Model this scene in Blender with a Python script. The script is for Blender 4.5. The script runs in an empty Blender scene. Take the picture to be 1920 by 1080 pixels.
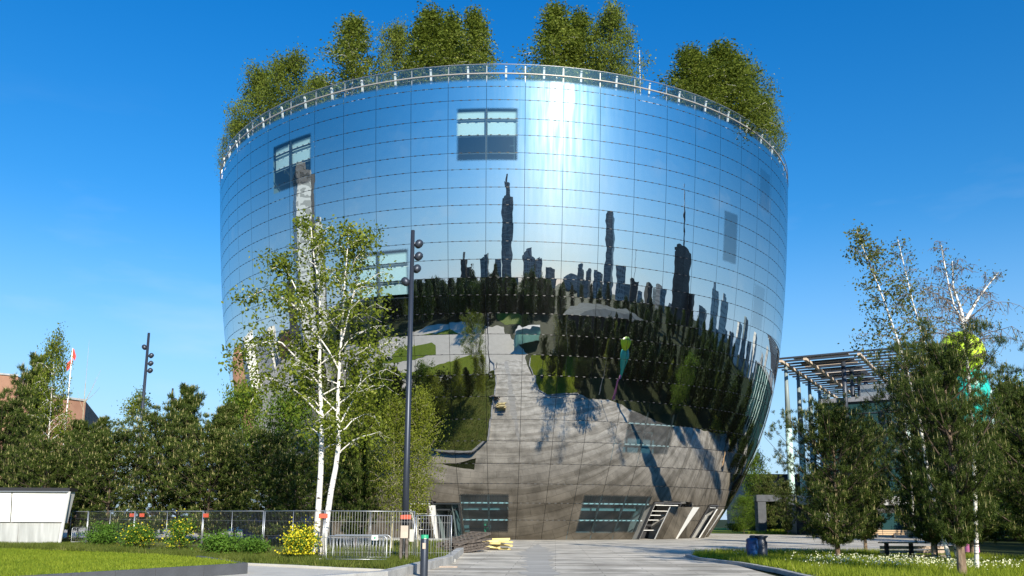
import bpy, math, random
import numpy as np
from mathutils import Vector, Matrix

S = bpy.context.scene
COL = S.collection
R = math.radians

# ---------------------------------------------------------------- camera
FPX, PITCH, CY, ROLL, EYE = 1554.9, 0.164836, 712.7, -0.0056088, 1.7
cam_d = bpy.data.cameras.new('camera')
cam = bpy.data.objects.new('camera', cam_d)
COL.objects.link(cam)
S.camera = cam
cam_d.sensor_width = 36.0
cam_d.lens = 36.0 * FPX / 1920.0
cam_d.shift_y = (CY - 540.0) / 1920.0
cam_d.clip_start = 0.1
cam_d.clip_end = 6000
cam.matrix_world = Matrix.Translation((0, 0, EYE)) @ Matrix.Rotation(math.pi / 2 + PITCH, 4, 'X') @ Matrix.Rotation(-ROLL, 4, 'Z')

# ---------------------------------------------------------------- sky and sun
SUN_EL, SUN_AZ = R(25), R(160)
world = bpy.data.worlds.new('World')
S.world = world
world.use_nodes = True
wn = world.node_tree
sky = wn.nodes.new('ShaderNodeTexSky')
sky.sky_type = 'NISHITA'
sky.sun_disc = False
sky.sun_elevation = SUN_EL
sky.sun_rotation = SUN_AZ
sky.air_density = 1.0
sky.dust_density = 0.4
sky.ozone_density = 3.0
hs = wn.nodes.new('ShaderNodeHueSaturation')
hs.inputs['Saturation'].default_value = 1.32
hs.inputs['Value'].default_value = 1.0
wn.links.new(sky.outputs[0], hs.inputs['Color'])
# a few wisps of cirrus low in the sky
tc = wn.nodes.new('ShaderNodeTexCoord')
mp_ = wn.nodes.new('ShaderNodeMapping'); mp_.inputs['Scale'].default_value = (2.2, 2.2, 9.0); mp_.inputs['Rotation'].default_value = (0, R(16), 0)
nz = wn.nodes.new('ShaderNodeTexNoise'); nz.inputs['Scale'].default_value = 2.1; nz.inputs['Detail'].default_value = 6
rp = wn.nodes.new('ShaderNodeValToRGB'); rp.color_ramp.elements[0].position = 0.56; rp.color_ramp.elements[1].position = 0.85
sp = wn.nodes.new('ShaderNodeSeparateXYZ')
mr = wn.nodes.new('ShaderNodeMapRange'); mr.inputs[1].default_value = 0.45; mr.inputs[2].default_value = 0.1; mr.inputs[3].default_value = 0.0; mr.inputs[4].default_value = 0.35
mul = wn.nodes.new('ShaderNodeMath'); mul.operation = 'MULTIPLY'
mx = wn.nodes.new('ShaderNodeMixRGB'); mx.inputs[2].default_value = (4.2, 4.9, 5.6, 1)
wn.links.new(tc.outputs['Generated'], mp_.inputs[0]); wn.links.new(mp_.outputs[0], nz.inputs['Vector'])
wn.links.new(nz.outputs['Fac'], rp.inputs[0]); wn.links.new(tc.outputs['Generated'], sp.inputs[0]); wn.links.new(sp.outputs[2], mr.inputs[0])
wn.links.new(rp.outputs[0], mul.inputs[0]); wn.links.new(mr.outputs[0], mul.inputs[1])
# a polarised, deep blue zenith and a pale blue band of haze all round the horizon
up = wn.nodes.new('ShaderNodeMapRange'); up.inputs[1].default_value = 0.1; up.inputs[2].default_value = 0.62
tint = wn.nodes.new('ShaderNodeMixRGB'); tint.inputs[1].default_value = (0.95, 0.93, 0.9, 1); tint.inputs[2].default_value = (0.1, 0.87, 1.09, 1)
wn.links.new(sp.outputs[2], up.inputs[0]); wn.links.new(up.outputs[0], tint.inputs[0])
tm = wn.nodes.new('ShaderNodeMixRGB'); tm.blend_type = 'MULTIPLY'; tm.inputs[0].default_value = 1
wn.links.new(hs.outputs[0], tm.inputs[1]); wn.links.new(tint.outputs[0], tm.inputs[2])
hz_ = wn.nodes.new('ShaderNodeMapRange'); hz_.interpolation_type = 'SMOOTHSTEP'; hz_.inputs[1].default_value = 0.36; hz_.inputs[2].default_value = 0.0; hz_.inputs[3].default_value = 0.0; hz_.inputs[4].default_value = 0.8
wn.links.new(sp.outputs[2], hz_.inputs[0])
hm = wn.nodes.new('ShaderNodeMixRGB'); hm.inputs[2].default_value = (2.15, 3.45, 5.25, 1)
wn.links.new(hz_.outputs[0], hm.inputs[0]); wn.links.new(tm.outputs[0], hm.inputs[1])
wn.links.new(mul.outputs[0], mx.inputs[0]); wn.links.new(hm.outputs[0], mx.inputs[1])
bg = wn.nodes['Background']
wn.links.new(mx.outputs[0], bg.inputs[0])
bg.inputs[1].default_value = 0.13

sun_d = bpy.data.lights.new('sun', 'SUN')
sun = bpy.data.objects.new('sun', sun_d)
COL.objects.link(sun)
sun_d.energy = 5.0
sun_d.angle = R(0.5)
sun_d.color = (1.0, 0.92, 0.78)
to_sun = Vector((math.sin(SUN_AZ) * math.cos(SUN_EL), math.cos(SUN_AZ) * math.cos(SUN_EL), math.sin(SUN_EL)))
sun.rotation_euler = to_sun.to_track_quat('Z', 'Y').to_euler()

S.view_settings.view_transform = 'Standard'
S.view_settings.look = 'None'
S.view_settings.exposure = 0.55
S.view_settings.gamma = 1.0
S.view_settings.use_curve_mapping = False
S.cycles.caustics_reflective = False
S.cycles.caustics_refractive = False
S.cycles.max_bounces = 8
S.cycles.diffuse_bounces = 2
S.cycles.glossy_bounces = 4
S.cycles.transparent_max_bounces = 12
S.cycles.sample_clamp_indirect = 6

# ---------------------------------------------------------------- helpers
def ray(px, py):
    X, Y = px - 960.0, py - CY
    c, s = math.cos(ROLL), math.sin(ROLL)
    x = (X * c + Y * s) / FPX
    u = -(-X * s + Y * c) / FPX
    return Vector((x, math.cos(PITCH) - u * math.sin(PITCH), math.sin(PITCH) + u * math.cos(PITCH)))

def gp(px, py, z=0.0):            # sight line of a photo point down to height z
    d = ray(px, py)
    t = (z - EYE) / d.z
    return Vector((d.x * t, d.y * t, z))

def at(px, py, depth):            # sight line of a photo point out to distance y = depth
    d = ray(px, py)
    return Vector((0, 0, EYE)) + d * (depth / d.y)

def props(o, label=None, cat=None, group=None, kind=None):
    if label: o['label'] = label
    if cat: o['category'] = cat
    if group: o['group'] = group
    if kind: o['kind'] = kind
    return o

def link(name, data, parent=None, loc=None):
    o = bpy.data.objects.new(name, data)
    COL.objects.link(o)
    if parent is not None: o.parent = parent
    if loc is not None: o.location = loc
    return o

def thing(name, loc, label, cat, group=None, rz=0.0):
    o = link(name, None, None, loc)
    o.empty_display_size = 0.3
    o.rotation_euler = (0, 0, rz)
    return props(o, label, cat, group)

def mesh_np(name, V, F, mats, smooth=False, fm=None):
    """V Nx3 array, F list/array of equal-length faces"""
    m = bpy.data.meshes.new(name)
    V = np.asarray(V, dtype=np.float32)
    F = np.asarray(F, dtype=np.int32)
    n, k = F.shape
    m.vertices.add(len(V)); m.vertices.foreach_set('co', V.ravel())
    m.loops.add(n * k); m.loops.foreach_set('vertex_index', F.ravel())
    m.polygons.add(n)
    m.polygons.foreach_set('loop_start', np.arange(0, n * k, k, dtype=np.int32))
    for x in (mats if isinstance(mats, (list, tuple)) else [mats]): m.materials.append(x)
    if smooth: m.polygons.foreach_set('use_smooth', np.ones(n, dtype=bool))
    if fm is not None: m.polygons.foreach_set('material_index', np.asarray(fm, dtype=np.int32))
    m.update(calc_edges=True)
    return m

class MB:
    """collects boxes, tubes and polygons, then links them as one mesh object"""
    def __init__(s): s.v = []; s.f = []; s.m = []; s.sm = []
    def add(s, vs, fs, mi=0, smooth=False):
        b = len(s.v)
        s.v += [tuple(v) for v in vs]
        for f in fs:
            s.f.append(tuple(i + b for i in f)); s.m.append(mi); s.sm.append(smooth)
        return s
    def box(s, c, d, mi=0, rz=0.0, M=None):
        hx, hy, hz = d[0] / 2, d[1] / 2, d[2] / 2
        vs = [Vector((x * hx, y * hy, z * hz)) for x in (-1, 1) for y in (-1, 1) for z in (-1, 1)]
        if M is not None: vs = [M @ v for v in vs]
        if rz:
            q = Matrix.Rotation(rz, 3, 'Z'); vs = [q @ v for v in vs]
        c = Vector(c)
        return s.add([v + c for v in vs], [(0, 1, 3, 2), (4, 6, 7, 5), (0, 4, 5, 1), (2, 3, 7, 6), (0, 2, 6, 4), (1, 5, 7, 3)], mi)
    def bar(s, a, b, w, t=None, mi=0):       # square bar between two points
        a, b = Vector(a), Vector(b); t = t or w
        d = b - a; L = d.length
        if L < 1e-6: return s
        q = d.to_track_quat('Z', 'Y').to_matrix()
        return s.box((a + b) / 2, (w, t, L), mi, M=q)
    def tube(s, pts, rad, n=8, mi=0, cap=True, smooth=True):
        pts = [Vector(p) for p in pts]
        if not isinstance(rad, (list, tuple)): rad = [rad] * len(pts)
        vs = []; fs = []
        up = Vector((0, 0, 1))
        d0 = (pts[-1] - pts[0]).normalized()
        ref = Vector((1, 0, 0)) if abs(d0.z) > 0.9 else up
        for i, p in enumerate(pts):
            d = (pts[min(i + 1, len(pts) - 1)] - pts[max(i - 1, 0)]).normalized()
            x = d.cross(ref).normalized(); y = d.cross(x)
            for k in range(n):
                a = 2 * math.pi * k / n
                vs.append(p + (x * math.cos(a) + y * math.sin(a)) * rad[i])
        for i in range(len(pts) - 1):
            for k in range(n):
                fs.append((i * n + k, i * n + (k + 1) % n, (i + 1) * n + (k + 1) % n, (i + 1) * n + k))
        s.add(vs, fs, mi, smooth)
        if cap:
            b = len(s.v) - len(vs)
            for q in (tuple(range(b + n - 1, b - 1, -1)), tuple(range(b + len(vs) - n, b + len(vs)))):
                s.f.append(q); s.m.append(mi); s.sm.append(False)
        return s
    def lathe(s, c, prof, n=16, mi=0, sx=1.0, sy=1.0):
        vs = []; fs = []
        for r_, z in prof:
            for k in range(n):
                a = 2 * math.pi * k / n
                vs.append((c[0] + r_ * sx * math.cos(a), c[1] + r_ * sy * math.sin(a), c[2] + z))
        for i in range(len(prof) - 1):
            for k in range(n):
                fs.append((i * n + k, i * n + (k + 1) % n, (i + 1) * n + (k + 1) % n, (i + 1) * n + k))
        return s.add(vs, fs, mi, True)
    def prism(s, poly, z0, z1, mi=0, top=None):
        n = len(poly)
        vs = [(p[0], p[1], z0) for p in poly] + [(p[0], p[1], z1) for p in poly]
        s.add(vs, [(i, (i + 1) % n, n + (i + 1) % n, n + i) for i in range(n)], mi)
        b = len(s.v) - 2 * n
        s.f.append(tuple(b + n + i for i in range(n))); s.m.append(mi if top is None else top); s.sm.append(False)
        s.f.append(tuple(b + i for i in reversed(range(n)))); s.m.append(mi); s.sm.append(False)
        return s
    def mesh(s, name, mats):
        m = bpy.data.meshes.new(name)
        m.from_pydata([tuple(v) for v in s.v], [], s.f)
        for x in (mats if isinstance(mats, (list, tuple)) else [mats]): m.materials.append(x)
        m.polygons.foreach_set('material_index', s.m)
        m.polygons.foreach_set('use_smooth', s.sm)
        m.update()
        return m
    def build(s, name, mats, parent=None, loc=None):
        return link(name, s.mesh(name, mats), parent, loc)

def copy_tree(o, parent=None):
    c = o.copy(); COL.objects.link(c)
    if parent is not None: c.parent = parent
    for ch in [x for x in o.children]: copy_tree(ch, c)
    return c

# ---------------------------------------------------------------- materials
def mat(name, col, rough=0.8, metal=0.0, var=0.0, vscale=3.0, bump=0.0, bscale=20.0, col2=None, spec=0.5, stretch=None):
    m = bpy.data.materials.new(name); m.use_nodes = True
    nt = m.node_tree; b = nt.nodes['Principled BSDF']
    b.inputs['Base Color'].default_value = (*col, 1); b.inputs['Roughness'].default_value = rough
    b.inputs['Metallic'].default_value = metal
    b.inputs['Specular IOR Level'].default_value = spec
    if var or bump or col2:
        geo = nt.nodes.new('ShaderNodeNewGeometry')
        vec = geo.outputs['Position']
        if stretch:
            mpn = nt.nodes.new('ShaderNodeMapping'); mpn.inputs['Scale'].default_value = stretch
            nt.links.new(vec, mpn.inputs[0]); vec = mpn.outputs[0]
    if var or col2:
        n = nt.nodes.new('ShaderNodeTexNoise'); n.inputs['Scale'].default_value = vscale; n.inputs['Detail'].default_value = 5
        nt.links.new(vec, n.inputs['Vector'])
        r_ = nt.nodes.new('ShaderNodeValToRGB')
        r_.color_ramp.elements[0].position = 0.3; r_.color_ramp.elements[1].position = 0.7
        c2 = col2 or tuple(min(1, c * (1 + var)) for c in col)
        c1 = col if col2 else tuple(c * (1 - var) for c in col)
        r_.color_ramp.elements[0].color = (*c1, 1); r_.color_ramp.elements[1].color = (*c2, 1)
        nt.links.new(n.outputs['Fac'], r_.inputs[0]); nt.links.new(r_.outputs[0], b.inputs['Base Color'])
    if bump:
        n2 = nt.nodes.new('ShaderNodeTexNoise'); n2.inputs['Scale'].default_value = bscale; n2.inputs['Detail'].default_value = 6
        nt.links.new(vec, n2.inputs['Vector'])
        bp = nt.nodes.new('ShaderNodeBump'); bp.inputs['Strength'].default_value = bump; bp.inputs['Distance'].default_value = 0.05
        nt.links.new(n2.outputs['Fac'], bp.inputs['Height']); nt.links.new(bp.outputs[0], b.inputs['Normal'])
    return m

def leaf_mat(name, c1, c2, c3=None, trans=0.35, rough=0.6, ns=0.8):
    m = bpy.data.materials.new(name); m.use_nodes = True
    nt = m.node_tree; nt.nodes.remove(nt.nodes['Principled BSDF']); out = nt.nodes['Material Output']
    geo = nt.nodes.new('ShaderNodeNewGeometry')
    rampn = nt.nodes.new('ShaderNodeValToRGB')
    e = rampn.color_ramp.elements
    e[0].color = (*c1, 1); e[1].color = (*c2, 1)
    if c3:
        x = e.new(0.93); x.color = (*c2, 1); e[2].color = (*c3, 1)
    n = nt.nodes.new('ShaderNodeTexNoise'); n.inputs['Scale'].default_value = ns; n.inputs['Detail'].default_value = 3
    oi = nt.nodes.new('ShaderNodeObjectInfo')
    nt.links.new(geo.outputs['Position'], n.inputs['Vector'])
    a = nt.nodes.new('ShaderNodeMath'); a.operation = 'MULTIPLY_ADD'; a.inputs[1].default_value = 0.65
    b_ = nt.nodes.new('ShaderNodeMath'); b_.operation = 'MULTIPLY_ADD'; b_.inputs[1].default_value = 0.9; b_.inputs[2].default_value = -0.3
    c_ = nt.nodes.new('ShaderNodeMath'); c_.operation = 'MULTIPLY_ADD'; c_.inputs[1].default_value = 0.2
    nt.links.new(n.outputs['Fac'], b_.inputs[0]); nt.links.new(oi.outputs['Random'], c_.inputs[0]); nt.links.new(b_.outputs[0], c_.inputs[2])
    nt.links.new(geo.outputs['Random Per Island'], a.inputs[0]); nt.links.new(c_.outputs[0], a.inputs[2]); nt.links.new(a.outputs[0], rampn.inputs[0])
    d = nt.nodes.new('ShaderNodeBsdfPrincipled'); d.inputs['Roughness'].default_value = rough; d.inputs['Specular IOR Level'].default_value = 0.12
    t = nt.nodes.new('ShaderNodeBsdfTranslucent'); mixs = nt.nodes.new('ShaderNodeMixShader'); mixs.inputs[0].default_value = trans
    for q in (d.inputs['Base Color'], t.inputs['Color']): nt.links.new(rampn.outputs[0], q)
    nt.links.new(d.outputs[0], mixs.inputs[1]); nt.links.new(t.outputs[0], mixs.inputs[2]); nt.links.new(mixs.outputs[0], out.inputs[0])
    return m

def bark_birch(name='birch_bark', white=(0.74, 0.71, 0.66)):
    m = bpy.data.materials.new(name); m.use_nodes = True; nt = m.node_tree; b = nt.nodes['Principled BSDF']
    geo = nt.nodes.new('ShaderNodeNewGeometry'); mpn = nt.nodes.new('ShaderNodeMapping'); mpn.inputs['Scale'].default_value = (2.2, 2.2, 9)
    n = nt.nodes.new('ShaderNodeTexNoise'); n.inputs['Scale'].default_value = 1.3; n.inputs['Detail'].default_value = 4
    r_ = nt.nodes.new('ShaderNodeValToRGB'); e = r_.color_ramp.elements
    e[0].position = 0.36; e[0].color = (0.05, 0.045, 0.04, 1); e[1].position = 0.43; e[1].color = (*white, 1)
    nt.links.new(geo.outputs['Position'], mpn.inputs[0]); nt.links.new(mpn.outputs[0], n.inputs['Vector']); nt.links.new(n.outputs['Fac'], r_.inputs[0])
    nt.links.new(r_.outputs[0], b.inputs['Base Color']); b.inputs['Roughness'].default_value = 0.7
    return m

M = {}
M['birch_leaf'] = leaf_mat('birch_leaf', (0.05, 0.085, 0.008), (0.22, 0.27, 0.03), (0.4, 0.42, 0.1), 0.45)
M['broad_leaf'] = leaf_mat('broad_leaf', (0.035, 0.08, 0.01), (0.16, 0.25, 0.028), (0.28, 0.36, 0.07), 0.4)
M['yellow_leaf'] = leaf_mat('spring_leaf', (0.09, 0.12, 0.016), (0.26, 0.3, 0.035), (0.38, 0.4, 0.08), 0.5)
M['roof_leaf'] = leaf_mat('roof_leaf', (0.05, 0.08, 0.01), (0.22, 0.27, 0.04), (0.4, 0.42, 0.11), 0.45)
M['dark_leaf'] = leaf_mat('dark_leaf', (0.01, 0.024, 0.006), (0.045, 0.075, 0.013), None, 0.2)
M['pine_needle'] = leaf_mat('pine_needle', (0.01, 0.024, 0.006), (0.085, 0.12, 0.021), (0.22, 0.23, 0.075), 0.15, ns=2.4)
M['park_leaf'] = leaf_mat('park_leaf', (0.014, 0.034, 0.005), (0.075, 0.12, 0.014), (0.14, 0.19, 0.03), 0.2)
M['shrub_leaf'] = leaf_mat('shrub_leaf', (0.045, 0.11, 0.015), (0.14, 0.26, 0.035), None, 0.35)
M['dusk_leaf'] = leaf_mat('grey_leaf', (0.06, 0.08, 0.02), (0.2, 0.22, 0.06), None, 0.4)
M['birch_bark'] = bark_birch()
M['pine_bark'] = mat('pine_bark', (0.13, 0.085, 0.055), 0.9, col2=(0.36, 0.27, 0.19), vscale=5, bump=0.9, bscale=14, stretch=(1, 1, 0.35))
M['young_bark'] = mat('young_bark', (0.4, 0.36, 0.24), 0.8, var=0.3, vscale=8)
M['dark_bark'] = mat('dark_bark', (0.07, 0.05, 0.035), 0.9, var=0.4, vscale=8)
M['concrete_light'] = mat('concrete_light', (0.52, 0.49, 0.43), 0.85, var=0.1, vscale=1.2, bump=0.1)
M['concrete'] = mat('concrete', (0.36, 0.36, 0.35), 0.85, var=0.2, vscale=2.0, bump=0.2)
M['concrete_dark'] = mat('concrete_dark', (0.075, 0.08, 0.09), 0.85, var=0.15, vscale=2.0, bump=0.2)
M['white'] = mat('white_paint', (0.78, 0.78, 0.76), 0.5, var=0.05)
M['white_dirty'] = mat('white_panel_weathered', (0.52, 0.53, 0.52), 0.45, col2=(0.3, 0.31, 0.3), vscale=1.6, stretch=(2.5, 2.5, 0.3))
M['black'] = mat('black_metal', (0.02, 0.02, 0.022), 0.5)
M['lamp_grey'] = mat('lamp_metal', (0.045, 0.055, 0.075), 0.42, metal=0.5)
M['galv'] = mat('galvanised_steel', (0.4, 0.42, 0.44), 0.4, metal=0.75)
M['wire'] = mat('fence_wire', (0.22, 0.23, 0.24), 0.5, metal=0.5)
M['steel_white'] = mat('steel_white', (0.8, 0.8, 0.78), 0.35)
M['red_sign'] = mat('red_sign', (0.6, 0.1, 0.05), 0.5)
M['green_sign'] = mat('green_sign', (0.02, 0.32, 0.16), 0.5)
M['board'] = mat('notice_board', (0.5, 0.42, 0.34), 0.8, var=0.12)
M['wood_dark'] = mat('weathered_wood', (0.12, 0.1, 0.085), 0.85, var=0.45, vscale=6, bump=0.3)
M['wood_light'] = mat('bench_wood', (0.5, 0.34, 0.2), 0.7, var=0.15, vscale=5, stretch=(1, 1, 8))
M['wood_pale'] = mat('pale_boards', (0.48, 0.38, 0.3), 0.8, var=0.2, vscale=4)
M['wood_yellow'] = mat('fresh_yellow_timber', (0.75, 0.6, 0.25), 0.7, var=0.12, vscale=4)
M['blue_bin'] = mat('blue_plastic', (0.008, 0.05, 0.17), 0.3, var=0.4, vscale=6, bump=0.6, bscale=8)
M['bin_dark'] = mat('bin_dark_plastic', (0.012, 0.02, 0.04), 0.4)
M['flower'] = leaf_mat('yellow_flower', (0.6, 0.5, 0.02), (0.85, 0.75, 0.05), None, 0.3)
M['daisy'] = leaf_mat('white_flower', (0.65, 0.66, 0.4), (0.85, 0.85, 0.65), None, 0.2)
M['soil'] = mat('soil', (0.08, 0.06, 0.04), 0.95, var=0.4, vscale=4, bump=0.5)

def win_grid_mat(name, wall, glass, fx, fz, gx=0.6, gz=0.6, rough=0.6, rot=0.0):
    """facade of small far windows, by object coordinates"""
    m = bpy.data.materials.new(name); m.use_nodes = True; nt = m.node_tree; b = nt.nodes['Principled BSDF']
    t_ = nt.nodes.new('ShaderNodeTexCoord'); sx = nt.nodes.new('ShaderNodeSeparateXYZ'); nt.links.new(t_.outputs['Object'], sx.inputs[0])
    def band(out, f, g):
        a = nt.nodes.new('ShaderNodeMath'); a.operation = 'MULTIPLY'; a.inputs[1].default_value = 1.0 / f; nt.links.new(out, a.inputs[0])
        c = nt.nodes.new('ShaderNodeMath'); c.operation = 'FRACT'; nt.links.new(a.outputs[0], c.inputs[0])
        d = nt.nodes.new('ShaderNodeMath'); d.operation = 'LESS_THAN'; d.inputs[1].default_value = g; nt.links.new(c.outputs[0], d.inputs[0]); return d.outputs[0]
    xy = nt.nodes.new('ShaderNodeMath'); xy.operation = 'ADD'; nt.links.new(sx.outputs[0], xy.inputs[0]); nt.links.new(sx.outputs[1], xy.inputs[1])
    w = nt.nodes.new('ShaderNodeMath'); w.operation = 'MULTIPLY'
    nt.links.new(band(xy.outputs[0], fx, gx), w.inputs[0]); nt.links.new(band(sx.outputs[2], fz, gz), w.inputs[1])
    mixc = nt.nodes.new('ShaderNodeMixRGB'); mixc.inputs[1].default_value = (*wall, 1); mixc.inputs[2].default_value = (*glass, 1)
    nt.links.new(w.outputs[0], mixc.inputs[0]); nt.links.new(mixc.outputs[0], b.inputs['Base Color']); b.inputs['Roughness'].default_value = rough
    return m

# ================================================================ the mirrored bowl
XB, DB, HB, PH0 = -0.90, 87.985, 35.615, 0.05994
RRP = [20.9336, 9.12305, 7.93940, -1.42093, 2.73343, 0.040003]
JZ = [0.0, 1.55, 2.86, 4.31, 5.79, 7.44, 9.02, 10.64, 12.21, 13.69, 15.16, 16.69, 18.01, 19.3, 20.64, 21.99, 23.35, 24.71, 26.05, 27.43, 28.7, 30.06, 31.34, 32.8, 33.85, 34.87, 35.61]
def rad(h): return RRP[0] + RRP[1] * (1 - math.exp(-h / RRP[2])) + RRP[3] * (1 - math.exp(-h / RRP[4])) + RRP[5] * h
NC = 64; DA = 2 * math.pi / NC
def ang(k): return -math.pi / 2 + PH0 + k * DA
def bpt(k, h, dr=0.0):
    a = ang(k); q = rad(h) + dr
    return Vector((q * math.cos(a), q * math.sin(a), h))

def mirror_mat(name, win=None, zfade=None):
    """silver coating with a thin film of dust; window areas fade softly to clear glass"""
    m = bpy.data.materials.new(name); m.use_nodes = True; nt = m.node_tree
    nt.nodes.remove(nt.nodes['Principled BSDF']); out = nt.nodes['Material Output']
    geo = nt.nodes.new('ShaderNodeNewGeometry')
    n = nt.nodes.new('ShaderNodeTexNoise'); n.inputs['Scale'].default_value = 0.55; n.inputs['Detail'].default_value = 2.0
    nt.links.new(geo.outputs['Position'], n.inputs['Vector'])
    bp = nt.nodes.new('ShaderNodeBump'); bp.inputs['Strength'].default_value = 1.0; bp.inputs['Distance'].default_value = 0.0085
    nt.links.new(n.outputs['Fac'], bp.inputs['Height'])
    g = nt.nodes.new('ShaderNodeBsdfGlossy'); g.inputs['Roughness'].default_value = 0.0
    # mirror colour set by height: darkest at the foot, palest partway up, duller above
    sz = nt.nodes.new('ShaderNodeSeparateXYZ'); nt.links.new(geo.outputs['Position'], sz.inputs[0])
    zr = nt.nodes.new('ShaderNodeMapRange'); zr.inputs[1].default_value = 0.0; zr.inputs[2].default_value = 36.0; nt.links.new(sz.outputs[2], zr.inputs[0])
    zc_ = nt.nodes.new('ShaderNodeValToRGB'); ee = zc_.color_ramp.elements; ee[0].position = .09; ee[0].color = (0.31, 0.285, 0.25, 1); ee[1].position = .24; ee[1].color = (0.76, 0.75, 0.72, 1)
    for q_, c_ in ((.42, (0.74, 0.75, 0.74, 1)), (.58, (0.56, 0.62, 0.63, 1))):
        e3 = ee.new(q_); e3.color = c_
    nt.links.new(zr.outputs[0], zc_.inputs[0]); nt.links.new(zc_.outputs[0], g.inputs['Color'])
    nt.links.new(bp.outputs[0], g.inputs['Normal'])
    # dust: streaky vertical variation
    mpn = nt.nodes.new('ShaderNodeMapping'); mpn.inputs['Scale'].default_value = (2.2, 2.2, 0.09)
    n2 = nt.nodes.new('ShaderNodeTexNoise'); n2.inputs['Scale'].default_value = 1.6; n2.inputs['Detail'].default_value = 5
    nt.links.new(geo.outputs['Position'], mpn.inputs[0]); nt.links.new(mpn.outputs[0], n2.inputs['Vector'])
    mr_ = nt.nodes.new('ShaderNodeMapRange'); mr_.inputs[1].default_value = 0.35; mr_.inputs[2].default_value = 0.75; mr_.inputs[3].default_value = 0.003; mr_.inputs[4].default_value = 0.034
    nt.links.new(n2.outputs['Fac'], mr_.inputs[0])
    g2 = nt.nodes.new('ShaderNodeBsdfGlossy'); g2.inputs['Color'].default_value = (0.7, 0.7, 0.7, 1); g2.inputs['Roughness'].default_value = 0.27
    ms = nt.nodes.new('ShaderNodeMixShader'); nt.links.new(mr_.outputs[0], ms.inputs[0]); nt.links.new(g.outputs[0], ms.inputs[1]); nt.links.new(g2.outputs[0], ms.inputs[2])
    df = nt.nodes.new('ShaderNodeBsdfDiffuse'); df.inputs['Color'].default_value = (0.4, 0.38, 0.34, 1)
    ms2 = nt.nodes.new('ShaderNodeMixShader'); ms2.inputs[0].default_value = 0.003
    nt.links.new(ms.outputs[0], ms2.inputs[1]); nt.links.new(df.outputs[0], ms2.inputs[2])
    last = ms2
    if win or zfade:
        sx = nt.nodes.new('ShaderNodeSeparateXYZ'); nt.links.new(geo.outputs['Position'], sx.inputs[0])
        def mth(op, a, b=None):
            q = nt.nodes.new('ShaderNodeMath'); q.operation = op
            for i, v in enumerate((a, b)):
                if v is None: continue
                if isinstance(v, (int, float)): q.inputs[i].default_value = v
                else: nt.links.new(v, q.inputs[i])
            return q.outputs[0]
        def ramp(v, a, b):
            q = nt.nodes.new('ShaderNodeMapRange'); q.interpolation_type = 'SMOOTHSTEP'; q.inputs[1].default_value = a; q.inputs[2].default_value = b
            nt.links.new(v, q.inputs[0]); return q.outputs[0]
        if win:
            k0, k1, z0, z1 = win[:4]
            th = mth('ARCTAN2', mth('SUBTRACT', sx.outputs[1], DB), mth('SUBTRACT', sx.outputs[0], XB))
            kk = mth('DIVIDE', mth('SUBTRACT', th, ang(0)), DA)
            e1, e2 = 0.09, 0.22
            mk = mth('MULTIPLY', mth('MULTIPLY', ramp(kk, k0, k0 + e1), ramp(kk, k1, k1 - e1)), mth('MULTIPLY', ramp(sx.outputs[2], z0, z0 + e2), ramp(sx.outputs[2], z1, z1 - e2)))
            mk = mth('MULTIPLY', mk, win[4])
        else:
            mk = ramp(sx.outputs[2], zfade - 0.15, zfade + 0.15)
        tr = nt.nodes.new('ShaderNodeBsdfTransparent'); tr.inputs['Color'].default_value = (0.62, 0.76, 0.76, 1)
        gg = nt.nodes.new('ShaderNodeBsdfGlossy'); gg.inputs['Color'].default_value = (0.9, 0.95, 1, 1); gg.inputs['Roughness'].default_value = 0.0
        nt.links.new(bp.outputs[0], gg.inputs['Normal'])
        if win: tr.inputs['Color'].default_value = (0.5, 0.74, 0.8, 1) if win[3] < 5 else (0.62, 0.78, 0.82, 1)
        else: tr.inputs['Color'].default_value = (0.85, 0.9, 0.9, 1)
        mg = nt.nodes.new('ShaderNodeMixShader'); mg.inputs[0].default_value = (0.08 if win[3] < 5 else 0.15) if win else 0.13
        nt.links.new(tr.outputs[0], mg.inputs[1]); nt.links.new(gg.outputs[0], mg.inputs[2])
        mf = nt.nodes.new('ShaderNodeMixShader'); nt.links.new(mk, mf.inputs[0]); nt.links.new(ms2.outputs[0], mf.inputs[1]); nt.links.new(mg.outputs[0], mf.inputs[2])
        last = mf
    nt.links.new(last.outputs[0], out.inputs[0])
    return m
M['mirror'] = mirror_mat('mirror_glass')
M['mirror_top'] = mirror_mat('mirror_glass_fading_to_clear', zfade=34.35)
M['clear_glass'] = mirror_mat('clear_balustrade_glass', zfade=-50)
M['backing'] = mat('facade_substructure', (0.055, 0.055, 0.06), 0.7)

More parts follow.
